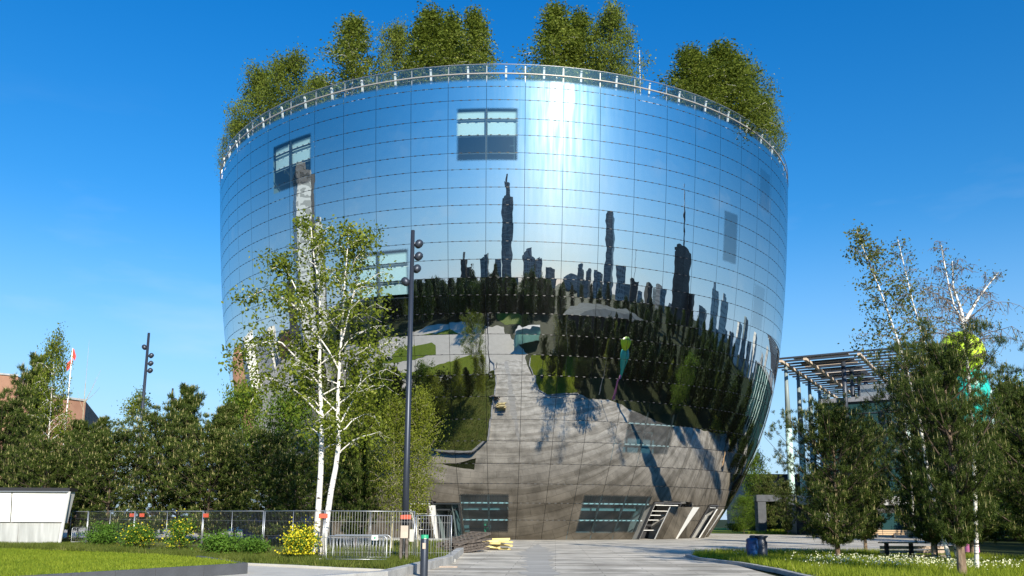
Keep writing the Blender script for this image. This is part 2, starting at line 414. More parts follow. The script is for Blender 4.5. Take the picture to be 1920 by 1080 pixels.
bowl = thing('mirrored_bowl_building', (XB, DB, 0), 'huge round bowl-shaped building clad in mirror panels, reflecting city and park', 'building')
SEG = 8
GAP = 0.015
def row_mesh(row, mt, name, hgap=GAP, du0=0.0, du1=1.0):
    """one panel of a row, centred on angle 0 (turned into place by its object)"""
    z0, z1 = JZ[row] + hgap, JZ[row + 1] - hgap
    a0, a1 = rad(JZ[row]), rad(JZ[row + 1])
    sl = (a1 - a0) / (JZ[row + 1] - JZ[row])
    r0, r1 = a0 + sl * hgap, a1 - sl * hgap
    V = []; N = []; F = []
    for i in range(SEG + 1):
        u = -0.5 + du0 + (du1 - du0) * i / SEG
        for z, r_ in ((z0, r0), (z1, r1)):
            half = DA / 2 - GAP / r_
            a = u * 2 * half
            V.append((r_ * math.cos(a), r_ * math.sin(a), z))
            loc = (rad(z + .01) - rad(z - .01)) / .02; s_e = sl * .55 + loc * .45      # the panes are themselves slightly bent
            n = Vector((math.cos(a), math.sin(a), -s_e)).normalized(); N.append(tuple(n))
    for i in range(SEG): F.append((2 * i, 2 * i + 2, 2 * i + 3, 2 * i + 1))
    m = mesh_np(name, V, F, mt, smooth=True)
    m.normals_split_custom_set_from_vertices(N)
    return m, V, N, F

# windows in the coating: k0, k1, z0, z1, clarity
WINS = [(-1.80, -0.15, 28.0, 32.25, 1.0), (-7.77, -6.10, 28.0, 32.25, 1.0), (-4.72, -3.06, 17.85, 21.75, 1.0), (6.2, 6.92, 22.5, 26.9, 0.6),
        (8.1, 8.95, 28.4, 32.2, 0.28), (8.02, 8.85, 17.95, 21.8, 0.22), (-2.02, -0.26, 0.5, 3.62, 1.0), (2.28, 5.15, 0.5, 3.62, 1.0), (3.3, 5.15, 6.7, 10.0, 0.85),
        (-7.5, -6.0, 9.0, 10.9, 0.7)]
DOORS = [(5.35, 7), (8.6, 10), (-5.0, -3.7)]
wincells = {}
for wi, w in enumerate(WINS):
    for k in range(math.floor(w[0]), math.ceil(w[1])):
        for r_ in range(26):
            if JZ[r_ + 1] > w[2] and JZ[r_] < w[3]: wincells[(k % NC, r_)] = wi
opencells = set()
for k in (5, 6, 9, -4, -3):
    for r_ in (0, 1): opencells.add((k % NC, r_))
for k in (5, 6): wincells.pop((k, 0), None); wincells.pop((k, 1), None)
for c in opencells: wincells.pop(c, None)
winmats = [mirror_mat('window_in_mirror_glass', win=w) for w in WINS]

rngp = random.Random(7)
panels = []
for row in range(25):
    for k in range(NC):
        if (k, row) in opencells: continue
        a = ang(k + 0.5); zc = (JZ[row] + JZ[row + 1]) / 2; rr = rad(zc)
        p = Vector((XB + rr * math.cos(a), DB + rr * math.sin(a), zc)); v = Vector((0, 0, EYE)) - p
        n = Vector((math.cos(a), math.sin(a), -0.1)).normalized()
        f = n.dot(v.normalized())
        size = max(0, f) * DA * rr * (JZ[row + 1] - JZ[row]) / v.length_squared
        panels.append((size, k, row, p.x, p.z))
panels.sort(reverse=True)
rowm = {}
count = 0
rest = {}
def tilt(k, row):
    q = random.Random(k * 131 + row)
    return q.gauss(0, 0.0006), q.gauss(0, 0.0008)      # pivot about the vertical and the tangent
def place_panel(o, k, row):
    tz, tt = tilt(k, row)
    a = ang(k + 0.5)
    zc = (JZ[row] + JZ[row + 1]) / 2; rr = rad(zc)
    piv = Vector((rr, 0, zc))
    Mx = Matrix.Rotation(a, 4, 'Z') @ Matrix.Translation(piv) @ Matrix.Rotation(tz, 4, 'Z') @ Matrix.Rotation(tt, 4, 'Y') @ Matrix.Translation(-piv)
    return Mx
nwin = 0
for size, k, row, px_, pz_ in panels:
    top = row == 24
    if (k, row) in wincells:
        wi = wincells[(k, row)]
        key = ('w', row, wi)
        if key not in rowm: rowm[key] = row_mesh(row, winmats[wi], 'window_panel')
        o = link('window_panel', rowm[key][0], bowl); o.matrix_local = place_panel(o, k, row)
        o.matrix_parent_inverse = Matrix.Identity(4); nwin += 1
        continue
    if top: continue
    if count < 300 - 0 and size > 0:
        key = ('m', row)
        if key not in rowm: rowm[key] = row_mesh(row, M['mirror'], 'mirror_panel')
        o = link('mirror_panel', rowm[key][0], bowl); o.matrix_local = place_panel(o, k, row)
        count += 1
    else: rest.setdefault(row, []).append(k)
V = []; N = []; F = []
for row, ks in rest.items():
    _, v, n, f = row_mesh(row, M['mirror'], 'tmp')
    bpy.data.meshes.remove(_)
    for k in ks:
        Mx = place_panel(None, k, row); R3 = Mx.to_3x3(); b = len(V)
        V += [tuple(Mx @ Vector(q)) for q in v]; N += [tuple((R3 @ Vector(q)).normalized()) for q in n]
        F += [tuple(i + b for i in q) for q in f]
m = mesh_np('mirror_panels', V, F, M['mirror'], smooth=True); m.normals_split_custom_set_from_vertices(N)
props(link('mirror_cladding', m, bowl), kind='stuff')
# upper ring, its coating fading out towards the terrace, and the clear balustrade above it
mt_, v_, n_, f_ = row_mesh(24, M['mirror_top'], 'rim_panel')
mb_, _, _, _ = row_mesh(25, M['clear_glass'], 'balustrade_pane')
m24 = row_mesh(23, M['mirror'], 'x')
for k in range(NC):
    o = link('rim_panel', mt_, bowl); o.matrix_local = place_panel(o, k, 24)
    o = link('balustrade_pane', mb_, bowl); o.matrix_local = Matrix.Rotation(ang(k + 0.5), 4, 'Z')

# dark substructure behind the joints
b = MB(); pier = MB()
openb = set(wincells) | opencells
for row in range(24):
    for k in range(NC):
        if (k, row) in openb: continue
        q = []
        for kk, zz in ((k, JZ[row]), (k + .25, JZ[row]), (k + .5, JZ[row]), (k + .75, JZ[row]), (k + 1, JZ[row])): q.append(bpt(kk, zz, -0.1))
        for kk, zz in ((k + 1, JZ[row + 1]), (k + .75, JZ[row + 1]), (k + .5, JZ[row + 1]), (k + .25, JZ[row + 1]), (k, JZ[row + 1])): q.append(bpt(kk, zz, -0.1))
        b.add(q, [(0, 1, 8, 9), (1, 2, 7, 8), (2, 3, 6, 7), (3, 4, 5, 6)])
b.build('substructure', M['backing'], bowl)
# small clamps that hold the panels along the horizontal joints
b = MB()
for row in range(1, 25):
    for k in range(-19, 19):
        for u in (0.12, 0.34, 0.56, 0.78):
            p = bpt(k + u, JZ[row], 0.004); a = ang(k + u)
            if (k % NC, row) in opencells or (k % NC, row - 1) in opencells: continue
            c, s_ = math.cos(a), math.sin(a)
            t = Vector((-s_, c, 0)) * 0.09; zz = Vector((0, 0, 0.028)); nn = Vector((c, s_, 0)) * 0.02
            b.add([p - t - zz + nn, p + t - zz + nn, p + t + zz + nn, p - t + zz + nn], [(0, 1, 2, 3)])
props(b.build('panel_clamps', M['black'], bowl), kind='stuff')

# terrace rail and posts
def ring(h, dr, w, hgt, name, mt, n=256, k0=None):
    V = []; F = []
    for i in range(n):
        a = 2 * math.pi * i / n; rr = rad(h) + dr
        for dx, dz in ((0, 0), (w, 0), (w, hgt), (0, hgt)): V.append(((rr + dx) * math.cos(a), (rr + dx) * math.sin(a), h + dz))
    for i in range(n):
        j = (i + 1) % n
        for e in range(4): F.append((4 * i + e, 4 * j + e, 4 * j + (e + 1) % 4, 4 * i + (e + 1) % 4))
    m = mesh_np(name, V, F, mt, smooth=False)
    return link(name, m, bowl)
M['rail'] = mat('rail_metal', (0.45, 0.42, 0.38), 0.4, metal=0.4)
ring(34.84, -0.06, 0.09, 0.09, 'terrace_rail', M['rail'])
ring(35.60, -0.05, 0.06, 0.04, 'top_rail', M['galv'])
# curved white posts inside the glass, thin struts at the joints
pb = MB()
for (h, dr) in (): pass
def post_mesh(wd, inward, name, mt):
    b = MB(); pr = []
    for h, d in ((33.5, 0.75), (34.2, 0.45), (34.8, 0.3), (35.3, 0.25), (35.6, 0.16)):
        pr.append((rad(h) - d * inward - 0.08, h))
    for i in range(len(pr) - 1):
        (r0, z0), (r1, z1) = pr[i], pr[i + 1]
        vs = [(r0 - .1, -wd, z0), (r0, -wd, z0), (r0, wd, z0), (r0 - .1, wd, z0), (r1 - .1, -wd, z1), (r1, -wd, z1), (r1, wd, z1), (r1 - .1, wd, z1)]
        b.add(vs, [(0, 1, 5, 4), (1, 2, 6, 5), (2, 3, 7, 6), (3, 0, 4, 7)])
    return b.mesh(name, mt)
pm1 = post_mesh(0.075, 1.0, 'terrace_post', M['white']); pm2 = post_mesh(0.035, 0.1, 'glazing_strut', M['rail'])
for k in range(NC):
    o = link('terrace_post', pm1, bowl); o.matrix_local = Matrix.Rotation(ang(k + 0.5), 4, 'Z')
    o = link('glazing_strut', pm2, bowl); o.matrix_local = Matrix.Rotation(ang(k), 4, 'Z')
# roof terrace deck
b = MB(); n = 96; rr = rad(33.4) - 0.3
b.add([(0, 0, 33.4)] + [(rr * math.cos(2 * math.pi * i / n), rr * math.sin(2 * math.pi * i / n), 33.4) for i in range(n)], [(0, i + 1, (i + 1) % n + 1) for i in range(n)])
b.build('roof_terrace', M['concrete'], bowl)

# rooms behind the windows: floor, ceiling, back wall, blinds, mullions
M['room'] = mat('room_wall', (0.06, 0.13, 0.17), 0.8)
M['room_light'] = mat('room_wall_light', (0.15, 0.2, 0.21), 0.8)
M['blind'] = mat('white_roller_blind', (0.72, 0.76, 0.74), 0.8)
M['mullion'] = mat('window_mullion', (0.03, 0.035, 0.04), 0.4)
M['mullion_lit'] = mat('window_transom', (0.36, 0.4, 0.4), 0.4)
for wi, w in enumerate(WINS):
    k0, k1, z0, z1, cl = w
    ks = [k0 - 0.3 + (k1 - k0 + 0.6) * i / 6 for i in range(7)]
    low = z1 < 5
    dep = 3.5 if low else 2.0
    wnd = link('window', None, bowl)
    b = MB()
    za, zb = (0.02, z1 + .5) if low else (z0 - .6, z1 + .6)
    def rp_(k, z, d):
        a = ang(k); q = rad(z) - d; return (q * math.cos(a), q * math.sin(a), z)
    for i in range(6):
        ka, kb = ks[i], ks[i + 1]
        def rr_(k, z): 
            a = ang(k); q = rad(min(za + 0, z)) - dep; return (q * math.cos(a), q * math.sin(a), z)
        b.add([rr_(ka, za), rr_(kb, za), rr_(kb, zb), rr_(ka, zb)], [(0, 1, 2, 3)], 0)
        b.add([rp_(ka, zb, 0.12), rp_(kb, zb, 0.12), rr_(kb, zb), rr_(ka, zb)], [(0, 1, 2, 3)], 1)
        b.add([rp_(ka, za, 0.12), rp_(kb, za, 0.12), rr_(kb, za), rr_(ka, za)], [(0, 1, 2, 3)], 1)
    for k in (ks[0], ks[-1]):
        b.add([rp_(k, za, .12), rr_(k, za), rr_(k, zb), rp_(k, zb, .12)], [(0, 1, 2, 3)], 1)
    o = b.build('window_room', [M['room'], M['room_light']], bowl); o.parent = wnd
    # mullions along the panel joints
    b = MB(); b2 = MB()
    for k in range(math.ceil(k0 + .01), math.floor(k1) + 1):
        if low and False: continue
        zz = [z0 + (z1 - z0) * i / 5 for i in range(6)]
        for i in range(5): b.bar(bpt(k, zz[i], -.16), bpt(k, zz[i + 1], -.16), 0.16, 0.16)
    for z in JZ:
        if z0 < z < z1:
            for i in range(6): (b2 if low or wi == 8 else b).bar(bpt(k0 + (k1 - k0) * i / 6, z, -.16), bpt(k0 + (k1 - k0) * (i + 1) / 6, z, -.16), 0.1, 0.1)
    if b.v: b.build('mullion', M['mullion'], wnd)
    if b2.v: b2.build('transom', M['mullion_lit'], wnd)
    # blinds in the upper part
    if wi in (0, 1, 2):
        zs = [31.34, 30.06] if wi in (0, 1) else [20.64, 19.3]
        lo = zs[1] if wi in (0, 1) else 18.35
        b = MB()
        for i in range(8):
            ka, kb = k0 + (k1 - k0) * i / 8, k0 + (k1 - k0) * (i + 1) / 8
            b.add([bpt(ka, lo, -.32), bpt(kb, lo, -.32), bpt(kb, z1 - .2, -.32), bpt(ka, z1 - .2, -.32)], [(0, 1, 2, 3)])
        b.build('roller_blind', M['blind'], wnd)
    if low:   # things inside the ground floor: a gallery edge and a pale counter
        b = MB()
        for i in range(6):
            ka, kb = k0 + (k1 - k0) * i / 6, k0 + (k1 - k0) * (i + 1) / 6
            b.bar(bpt(ka, 2.45, -1.6), bpt(kb, 2.45, -1.6), .3, .25)
            b.bar(bpt(ka, 3.5, -1.2), bpt(kb, 3.5, -1.2), .08, .05)
        b.build('gallery_edge', M['room_light'], wnd)
        b = MB()
        for i in range(30):
            kk = k0 + (k1 - k0) * i / 29; b.bar(bpt(kk, 2.8, -1.25), bpt(kk, 3.55, -1.2), .018)
        props(b.build('balusters', M['room_light'], wnd), kind='stuff')

# ================================================================ trees
def unit(v): return v / (np.linalg.norm(v, axis=-1, keepdims=True) + 1e-9)

def quads_at(P, size, rg, aspect=0.62, droop=0.0):
    n = len(P)
    a = unit(rg.normal(size=(n, 3)) - np.array([0, 0, droop])); c = unit(np.cross(a, rg.normal(size=(n, 3))))
    s = size * rg.uniform(0.6, 1.3, (n, 1))
    V = np.stack([P - a * s * .5, P + c * s * aspect * .5, P + a * s * .5, P - c * s * aspect * .5], 1).reshape(-1, 3)
    return V, np.arange(4 * n).reshape(-1, 4)

def tube_np(pts, rads, n=5):
    V = []; F = []
    pts = [np.asarray(p, float) for p in pts]
    for i, p in enumerate(pts):
        d = unit(pts[min(i + 1, len(pts) - 1)] - pts[max(i - 1, 0)])
        ref = np.array([1., 0, 0]) if abs(d[2]) > 0.8 else np.array([0, 0, 1.])
        x = unit(np.cross(d, ref)); y = np.cross(d, x)
        for k in range(n):
            a = 2 * math.pi * k / n; V.append(p + (x * math.cos(a) + y * math.sin(a)) * rads[i])
    for i in range(len(pts) - 1):
        for k in range(n): F.append((i * n + k, i * n + (k + 1) % n, (i + 1) * n + (k + 1) % n, (i + 1) * n + k))
    return V, F

class Wood:
    def __init__(s): s.V = []; s.F = []; s.big = []
    def tube(s, pts, r0, r1, n=5, pw=1.0):
        m = len(pts); rads = [r0 + (r1 - r0) * (i / (m - 1)) ** pw for i in range(m)]
        v, f = tube_np(pts, rads, n); b = len(s.V); s.V += v; s.F += [tuple(i + b for i in q) for q in f]; s.big += [0 if r0 > .055 else 1] * len(f)

def envelope(kind, t):
    if kind == 'cone': return (1 - t) ** 0.75 * min(1, t * 8 + .35) + .03
    if kind == 'poplar': return math.sin(math.pi * min(1, t * .95 + .06)) ** .5
    if kind == 'round': return math.sin(math.pi * (t * .9 + .08)) ** .6
    if kind == 'birch': return math.sin(math.pi * (t ** .8 * .88 + .1)) ** .75
    return 1

def trunk_path(h, rg, base=(0, 0), top=(0, 0), wob=0.15, n=10, ctrl=None):
    if ctrl is not None:
        c = np.array(ctrl, float); t = np.linspace(0, 1, len(c)); tt = np.linspace(0, 1, 14)
        return [np.array([np.interp(q, t, c[:, 0]), np.interp(q, t, c[:, 1]), np.interp(q, t, c[:, 2])]) for q in tt]
    out = []; w1, w2 = rg.uniform(0, 6, 2)
    for i in range(n + 1):
        t = i / n
        out.append(np.array([base[0] + (top[0] - base[0]) * t + wob * math.sin(w1 + 5 * t) * t, base[1] + (top[1] - base[1]) * t + wob * math.sin(w2 + 4 * t) * t, h * t]))
    return out

def leafy(h, width, crown0, seed, kind='birch', nb=40, leaves=9000, leaf=0.13, tr=0.12, ups=0.9, wob=0.15, trunks=None, hang=0.6, clump=0.28, top=(0, 0), bare=0.0, twigs=3, aspect=.62):
    rg = np.random.default_rng(seed); W = Wood(); tips = []; wts = []
    paths = trunks or [trunk_path(h, rg, top=top, wob=wob)]
    for path in paths:
        W.tube(path, tr, 0.015, 8 if trunks else 6, 0.7)
        hh = path[-1][2]; arr = np.array(path)
        for b in range(max(3, nb // len(paths))):
            t = (b + rg.uniform()) / max(3, nb // len(paths))
            z = hh * (crown0 + (1 - crown0) * t * .98)
            p0 = np.array([np.interp(z, arr[:, 2], arr[:, 0]), np.interp(z, arr[:, 2], arr[:, 1]), z])
            L = width / 2 * envelope(kind, t) * rg.uniform(.65, 1.15)
            az = b * 2.4 + rg.uniform(-.5, .5)
            d = np.array([math.cos(az), math.sin(az), ups * rg.uniform(.6, 1.2) * (1.2 if t > .7 else .8)]); d /= np.linalg.norm(d[:2]) + .2 * abs(d[2])
            pts = [p0]; q = p0.copy(); dd = d.copy()
            for i in range(5):
                dd[2] -= hang * .28 * (i > 1); q = q + dd * L / 5 + rg.normal(0, .03 * L, 3); pts.append(q.copy())
            W.tube(pts, max(.009, min(.05, tr * .3) * (1 - t * .7)), .006, 4)
            for i in range(1, 6):
                tips.append(pts[i]); wts.append(.35 + i * .25)
                for k in range(twigs):
                    if i < 2: continue
                    dv = rg.normal(0, .3, 3) * L * .5; dv[2] = -abs(dv[2]) * hang - (.12 * L * hang)
                    e = pts[i] + dv
                    if rg.uniform() < .6: W.tube([pts[i], (pts[i] + e) / 2 + rg.normal(0, .03, 3), e], .009, .005, 3)
                    tips += [e, (pts[i] + e) / 2]; wts += [1.2, .9]
        tips.append(path[-1]); wts.append(1.5)
    tips = np.array(tips); wts = np.array(wts) * rg.uniform(.1, 1.9, len(wts)); wts /= wts.sum()
    idx = rg.choice(len(tips), leaves, p=wts)
    P = tips[idx] + rg.normal(0, clump, (leaves, 3)) * np.array([1, 1, 1.15])
    P = P[P[:, 2] > .25]
    V, F = quads_at(P, leaf, rg, aspect, droop=.5 * hang)
    leafy.big = W.big
    return (W.V, W.F), (V, F)

def pine_np(h, width, seed, crown0=.08, whorls=13, per=6, tufts=4, needles=16, nl=.26, tr=.13, top=(0, 0), kind='cone', candle=.35, droop=0.0, nw=.028, spread=.16, lv=(.55, 1.15)):
    rg = np.random.default_rng(seed); W = Wood()
    path = trunk_path(h * .97, rg, top=top, wob=.1); arr = np.array(path); W.tube(path, tr, .03, 8, .8)
    C = []; Dr = []
    for w in range(whorls):
        t = (w + rg.uniform(-.3, .3)) / whorls; t = min(.985, max(0, t))
        z = h * (crown0 + (1 - crown0) * t)
        p0 = np.array([np.interp(z, arr[:, 2], arr[:, 0]), np.interp(z, arr[:, 2], arr[:, 1]), z])
        n_ = per if t < .85 else per - 1
        for k in range(n_):
            az = 2 * math.pi * k / n_ + w * 1.1 + rg.uniform(-.45, .45)
            L = width / 2 * envelope(kind, t) * rg.uniform(*lv)
            up = rg.uniform(-.05, .45) + .5 * t - droop
            d = np.array([math.cos(az), math.sin(az), up]); pts = [p0]; q = p0.copy(); dd = d.copy()
            for i in range(4):
                dd[2] += .12; q = q + dd * L / 4 + rg.normal(0, .02 * L + .01, 3); pts.append(q.copy())
            W.tube(pts, max(.012, tr * .33 * (1 - .6 * t)), .008, 4)
            for i in range(1, 5):
                for _ in range(tufts):
                    off = rg.normal(0, spread + .075 * L, 3); off[2] = abs(off[2]) * .7 - .04
                    e = pts[i] + off
                    if i == 1 and rg.uniform() < .5 * (L > .8): continue
                    C.append(e); Dr.append(unit(dd * .6 + off * .5 + np.array([0, 0, .6])))
    for _ in range(5): C.append(path[-1] + rg.normal(0, .08, 3) + np.array([0, 0, .05 * h * rg.uniform(0, .6)])); Dr.append(np.array([0, 0, 1.]))
    C = np.array(C); Dr = np.array(Dr); m = len(C)
    Cn = np.repeat(C, needles, 0); Dn = np.repeat(Dr, needles, 0)
    dirs = unit(Dn * .75 + rg.normal(0, .62, (m * needles, 3)))
    side = unit(np.cross(dirs, rg.normal(size=dirs.shape))) * nw * .5
    l = nl * rg.uniform(.6, 1.15, (len(dirs), 1)); base = Cn + rg.normal(0, .05, Cn.shape) - Dn * .06
    V = np.stack([base - side, base + side, base + dirs * l], 1).reshape(-1, 3)
    F = np.arange(len(V)).reshape(-1, 3)
    # pale young shoots that stand up at the branch ends
    cm = rg.uniform(size=m) < candle
    Cc = C[cm]; s = np.array([.024, 0, 0]); s2 = np.array([0, .024, 0]); hgt = rg.uniform(.14, .34, (len(Cc), 1)) * np.array([[0.12, .05, 1]])
    V2 = np.concatenate([np.stack([Cc - s, Cc + s, Cc + hgt], 1).reshape(-1, 3), np.stack([Cc - s2, Cc + s2, Cc + hgt], 1).reshape(-1, 3)])
    return (W.V, W.F, (len(path) - 1) * 8), (V, F), (V2, np.arange(len(V2)).reshape(-1, 3))

M['candle'] = mat('pine_shoot', (0.36, 0.33, 0.15), 0.8, spec=.1)
def tree_from(data, name, crown_mat, bark_mat, loc, label, cat='tree', group=None, rz=0.0, sc=1.0, szz=None):
    root = thing(name, loc, label, cat, group, rz)
    root.scale = (sc, sc, szz or sc)
    link('trunk', data['w'], root)
    link('crown', data['l'], root)
    return root
TM = {}
def make_leafy(key, crown_mat, bark_mat, **kw):
    (wv, wf), (lv, lf) = leafy(**kw)
    TM[key] = dict(w=mesh_np('trunk', wv, wf, bark_mat, True), l=mesh_np('crown', lv, lf, crown_mat))
def make_pine(key, crown_mat, bark_mat, **kw):
    (wv, wf, nt_), (nv, nf), (cv, cf) = pine_np(**kw)
    V = np.concatenate([nv, cv]) if len(cv) else nv; F = np.concatenate([nf, cf + len(nv)]) if len(cv) else nf
    fm = np.zeros(len(F), int); fm[len(nf):] = 1
    wm_ = np.ones(len(wf), int); wm_[:nt_] = 0
    TM[key] = dict(w=mesh_np('trunk', wv, wf, [bark_mat, M['dark_bark']], True, fm=wm_), l=mesh_np('crown', V, F, [crown_mat, M['candle']], fm=fm))
def plant(key, name, loc, label, cat='tree', group=None, rz=0.0, sc=1.0, szz=None):
    return tree_from(TM[key], name, None, None, loc, label, cat, group, rz, sc, szz)

BB, DBk, PB = M['birch_bark'], M['dark_bark'], M['pine_bark']
# kinds; each stands for several trees of its species
make_pine('pineA', M['pine_needle'], DBk, h=8, width=5.6, seed=1, whorls=15, per=7, tufts=6, needles=26, nl=.21, nw=.04, spread=.09)
make_pine('pineB', M['pine_needle'], DBk, h=8, width=4.6, seed=2, whorls=16, per=6, tufts=6, needles=26, nl=.21, nw=.04, spread=.09)
make_pine('pineC', M['pine_needle'], DBk, h=8, width=6.6, seed=3, whorls=12, per=8, tufts=6, needles=26, nl=.21, kind='round', nw=.04, spread=.09)
make_pine('pineD', M['pine_needle'], DBk, h=8, width=5.4, seed=4, whorls=10, per=6, tufts=5, needles=24, nl=.21, nw=.04, spread=.1, kind='birch')
make_leafy('birchA', M['birch_leaf'], BB, h=11, width=4.4, crown0=.2, seed=11, kind='birch', nb=40, leaves=9000, leaf=.15)
make_leafy('birchB', M['roof_leaf'], BB, h=11, width=4.8, crown0=.05, seed=12, kind='cone', nb=52, leaves=16000, leaf=.17, tr=.1)
make_leafy('birchC', M['yellow_leaf'], M['young_bark'], h=8, width=4.2, crown0=.16, seed=13, kind='birch', nb=50, leaves=16000, leaf=.12, tr=.06, hang=.35)
make_leafy('birchE', M['yellow_leaf'], M['young_bark'], h=8, width=3.8, crown0=.2, seed=23, kind='birch', nb=46, leaves=12000, leaf=.12, tr=.055, hang=.35, ups=1.3)
make_leafy('coneR', M['roof_leaf'], BB, h=11, width=5.2, crown0=.05, seed=14, kind='cone', nb=60, leaves=15000, leaf=.17, tr=.1, ups=.55)
make_leafy('roundR', M['roof_leaf'], DBk, h=9, width=6.0, crown0=.05, seed=15, kind='round', nb=60, leaves=20000, leaf=.17, tr=.12, clump=.34)
make_leafy('roundD', M['dark_leaf'], DBk, h=9, width=6.4, crown0=.1, seed=16, kind='round', nb=50, leaves=11000, leaf=.3, tr=.16, clump=.4)
make_leafy('broadA', M['broad_leaf'], DBk, h=7, width=5.4, crown0=.1, seed=17, kind='round', nb=56, leaves=15000, leaf=.15, tr=.1, clump=.3)
make_leafy('poplarA', M['dark_leaf'], DBk, h=15, width=3.6, crown0=.06, seed=18, kind='poplar', nb=60, leaves=9000, leaf=.34, tr=.18, ups=1.6, hang=.1, clump=.35)
make_leafy('parkA', M['park_leaf'], DBk, h=13, width=9, crown0=.12, seed=19, kind='round', nb=60, leaves=9000, leaf=.45, tr=.25, clump=.6)
make_leafy('parkB', M['dark_leaf'], DBk, h=14, width=8, crown0=.1, seed=20, kind='birch', nb=60, leaves=9000, leaf=.45, tr=.25, clump=.6)

# ================================================================ ground
def plaza_mat():
    m = bpy.data.materials.new('plaza_slabs'); m.use_nodes = True; nt = m.node_tree; b = nt.nodes['Principled BSDF']
    geo = nt.nodes.new('ShaderNodeNewGeometry'); mpn = nt.nodes.new('ShaderNodeMapping'); mpn.inputs['Rotation'].default_value = (0, 0, R(3))
    nt.links.new(geo.outputs['Position'], mpn.inputs[0])
    br = nt.nodes.new('ShaderNodeTexBrick'); br.inputs['Scale'].default_value = 1.0; br.inputs['Brick Width'].default_value = 3.0; br.inputs['Row Height'].default_value = 0.75
    br.inputs['Mortar Size'].default_value = 0.018; br.inputs['Color1'].default_value = (0.68, 0.64, 0.56, 1); br.inputs['Color2'].default_value = (0.58, 0.545, 0.48, 1); br.inputs['Mortar'].default_value = (0.38, 0.355, 0.31, 1)
    nt.links.new(mpn.outputs[0], br.inputs['Vector'])
    n = nt.nodes.new('ShaderNodeTexNoise'); n.inputs['Scale'].default_value = 0.5; n.inputs['Detail'].default_value = 9; n.inputs['Roughness'].default_value = .65
    nt.links.new(geo.outputs['Position'], n.inputs['Vector'])
    r_ = nt.nodes.new('ShaderNodeValToRGB'); e = r_.color_ramp.elements; e[0].position = .36; e[0].color = (.6, .59, .57, 1); e[1].position = .6; e[1].color = (1.08, 1.06, 1.03, 1)
    nt.links.new(n.outputs['Fac'], r_.inputs[0])
    # streaks of dirt that run with the joints
    mp2 = nt.nodes.new('ShaderNodeMapping'); mp2.inputs['Scale'].default_value = (.05, 1.1, 1); mp2.inputs['Rotation'].default_value = (0, 0, R(3))
    n3 = nt.nodes.new('ShaderNodeTexNoise'); n3.inputs['Scale'].default_value = 1.0; n3.inputs['Detail'].default_value = 6; n3.inputs['Distortion'].default_value = .3
    nt.links.new(geo.outputs['Position'], mp2.inputs[0]); nt.links.new(mp2.outputs[0], n3.inputs['Vector'])
    r3 = nt.nodes.new('ShaderNodeValToRGB'); e = r3.color_ramp.elements; e[0].position = .4; e[0].color = (.58, .57, .55, 1); e[1].position = .54; e[1].color = (1, 1, 1, 1)
    nt.links.new(n3.outputs['Fac'], r3.inputs[0])
    mu = nt.nodes.new('ShaderNodeMixRGB'); mu.blend_type = 'MULTIPLY'; mu.inputs[0].default_value = 1
    mu2 = nt.nodes.new('ShaderNodeMixRGB'); mu2.blend_type = 'MULTIPLY'; mu2.inputs[0].default_value = .8
    nt.links.new(br.outputs['Color'], mu.inputs[1]); nt.links.new(r_.outputs[0], mu.inputs[2]); nt.links.new(mu.outputs[0], mu2.inputs[1]); nt.links.new(r3.outputs[0], mu2.inputs[2])
    nt.links.new(mu2.outputs[0], b.inputs['Base Color']); b.inputs['Roughness'].default_value = 0.85; b.inputs['Specular IOR Level'].default_value = 0.2
    bp = nt.nodes.new('ShaderNodeBump'); bp.inputs['Strength'].default_value = .5; bp.inputs['Distance'].default_value = .02; nt.links.new(br.outputs['Fac'], bp.inputs['Height']); bp.invert = True
    nt.links.new(bp.outputs[0], b.inputs['Normal'])
    return m
M['plaza'] = plaza_mat()
M['ground'] = mat('park_ground', (0.014, 0.024, 0.006), 0.95, spec=.1, col2=(0.035, 0.045, 0.012), vscale=.15)
M['lawn'] = mat('lawn', (0.13, 0.19, 0.015), 0.95, spec=.1, col2=(0.25, 0.28, 0.035), vscale=1.1, bump=.6, bscale=9)
M['lawn_far'] = mat('lawn_far', (0.1, 0.15, 0.008), 0.95, spec=.1, col2=(0.14, 0.19, 0.012), vscale=.5, bump=.4, bscale=3)
M['rough_grass'] = mat('rough_grass', (0.07, 0.1, 0.015), 0.95, spec=.1, col2=(0.13, 0.14, 0.035), vscale=.9, bump=.6, bscale=6)
M['path'] = mat('pale_path', (0.56, 0.51, 0.42), 0.95, col2=(0.48, 0.44, 0.36), vscale=.4, bump=.1)
M['asphalt'] = mat('asphalt', (0.06, 0.06, 0.062), 0.9, var=.2, vscale=2)

b = MB(); q = 3000
b.add([(-q, -q, -.05), (q, -q, -.05), (q, q, -.05), (-q, q, -.05)], [(0, 1, 2, 3)])
props(b.build('ground', M['ground']), kind='structure')
def sheet(name, poly, z, mt):
    b = MB(); b.add([(x, y, z) for x, y in poly], [tuple(range(len(poly)))])
    return props(b.build(name, mt), kind='structure')
# plaza from behind the camera to beyond the bowl
sheet('plaza', [(-4, 22), (0, 21), (7.6, 18.7), (9, 40), (17.6, 41), (24, 49), (33, 62), (52, 88), (70, 110), (60, 135), (-60, 135), (-60, 60), (-4, 60)], 0, M['plaza'])
sheet('path', [(-75, 58), (-9, 60), (-4, 58), (-4, 22.5), (0, 21), (7.6, 18.7), (11, 12), (4, -9), (0, -38), (-18, -46), (-60, -40), (-75, -10)], -0.004, M['path'])
sheet('road', [(-400, -120), (400, -70), (400, -62), (-400, -112)], -0.02, M['asphalt'])

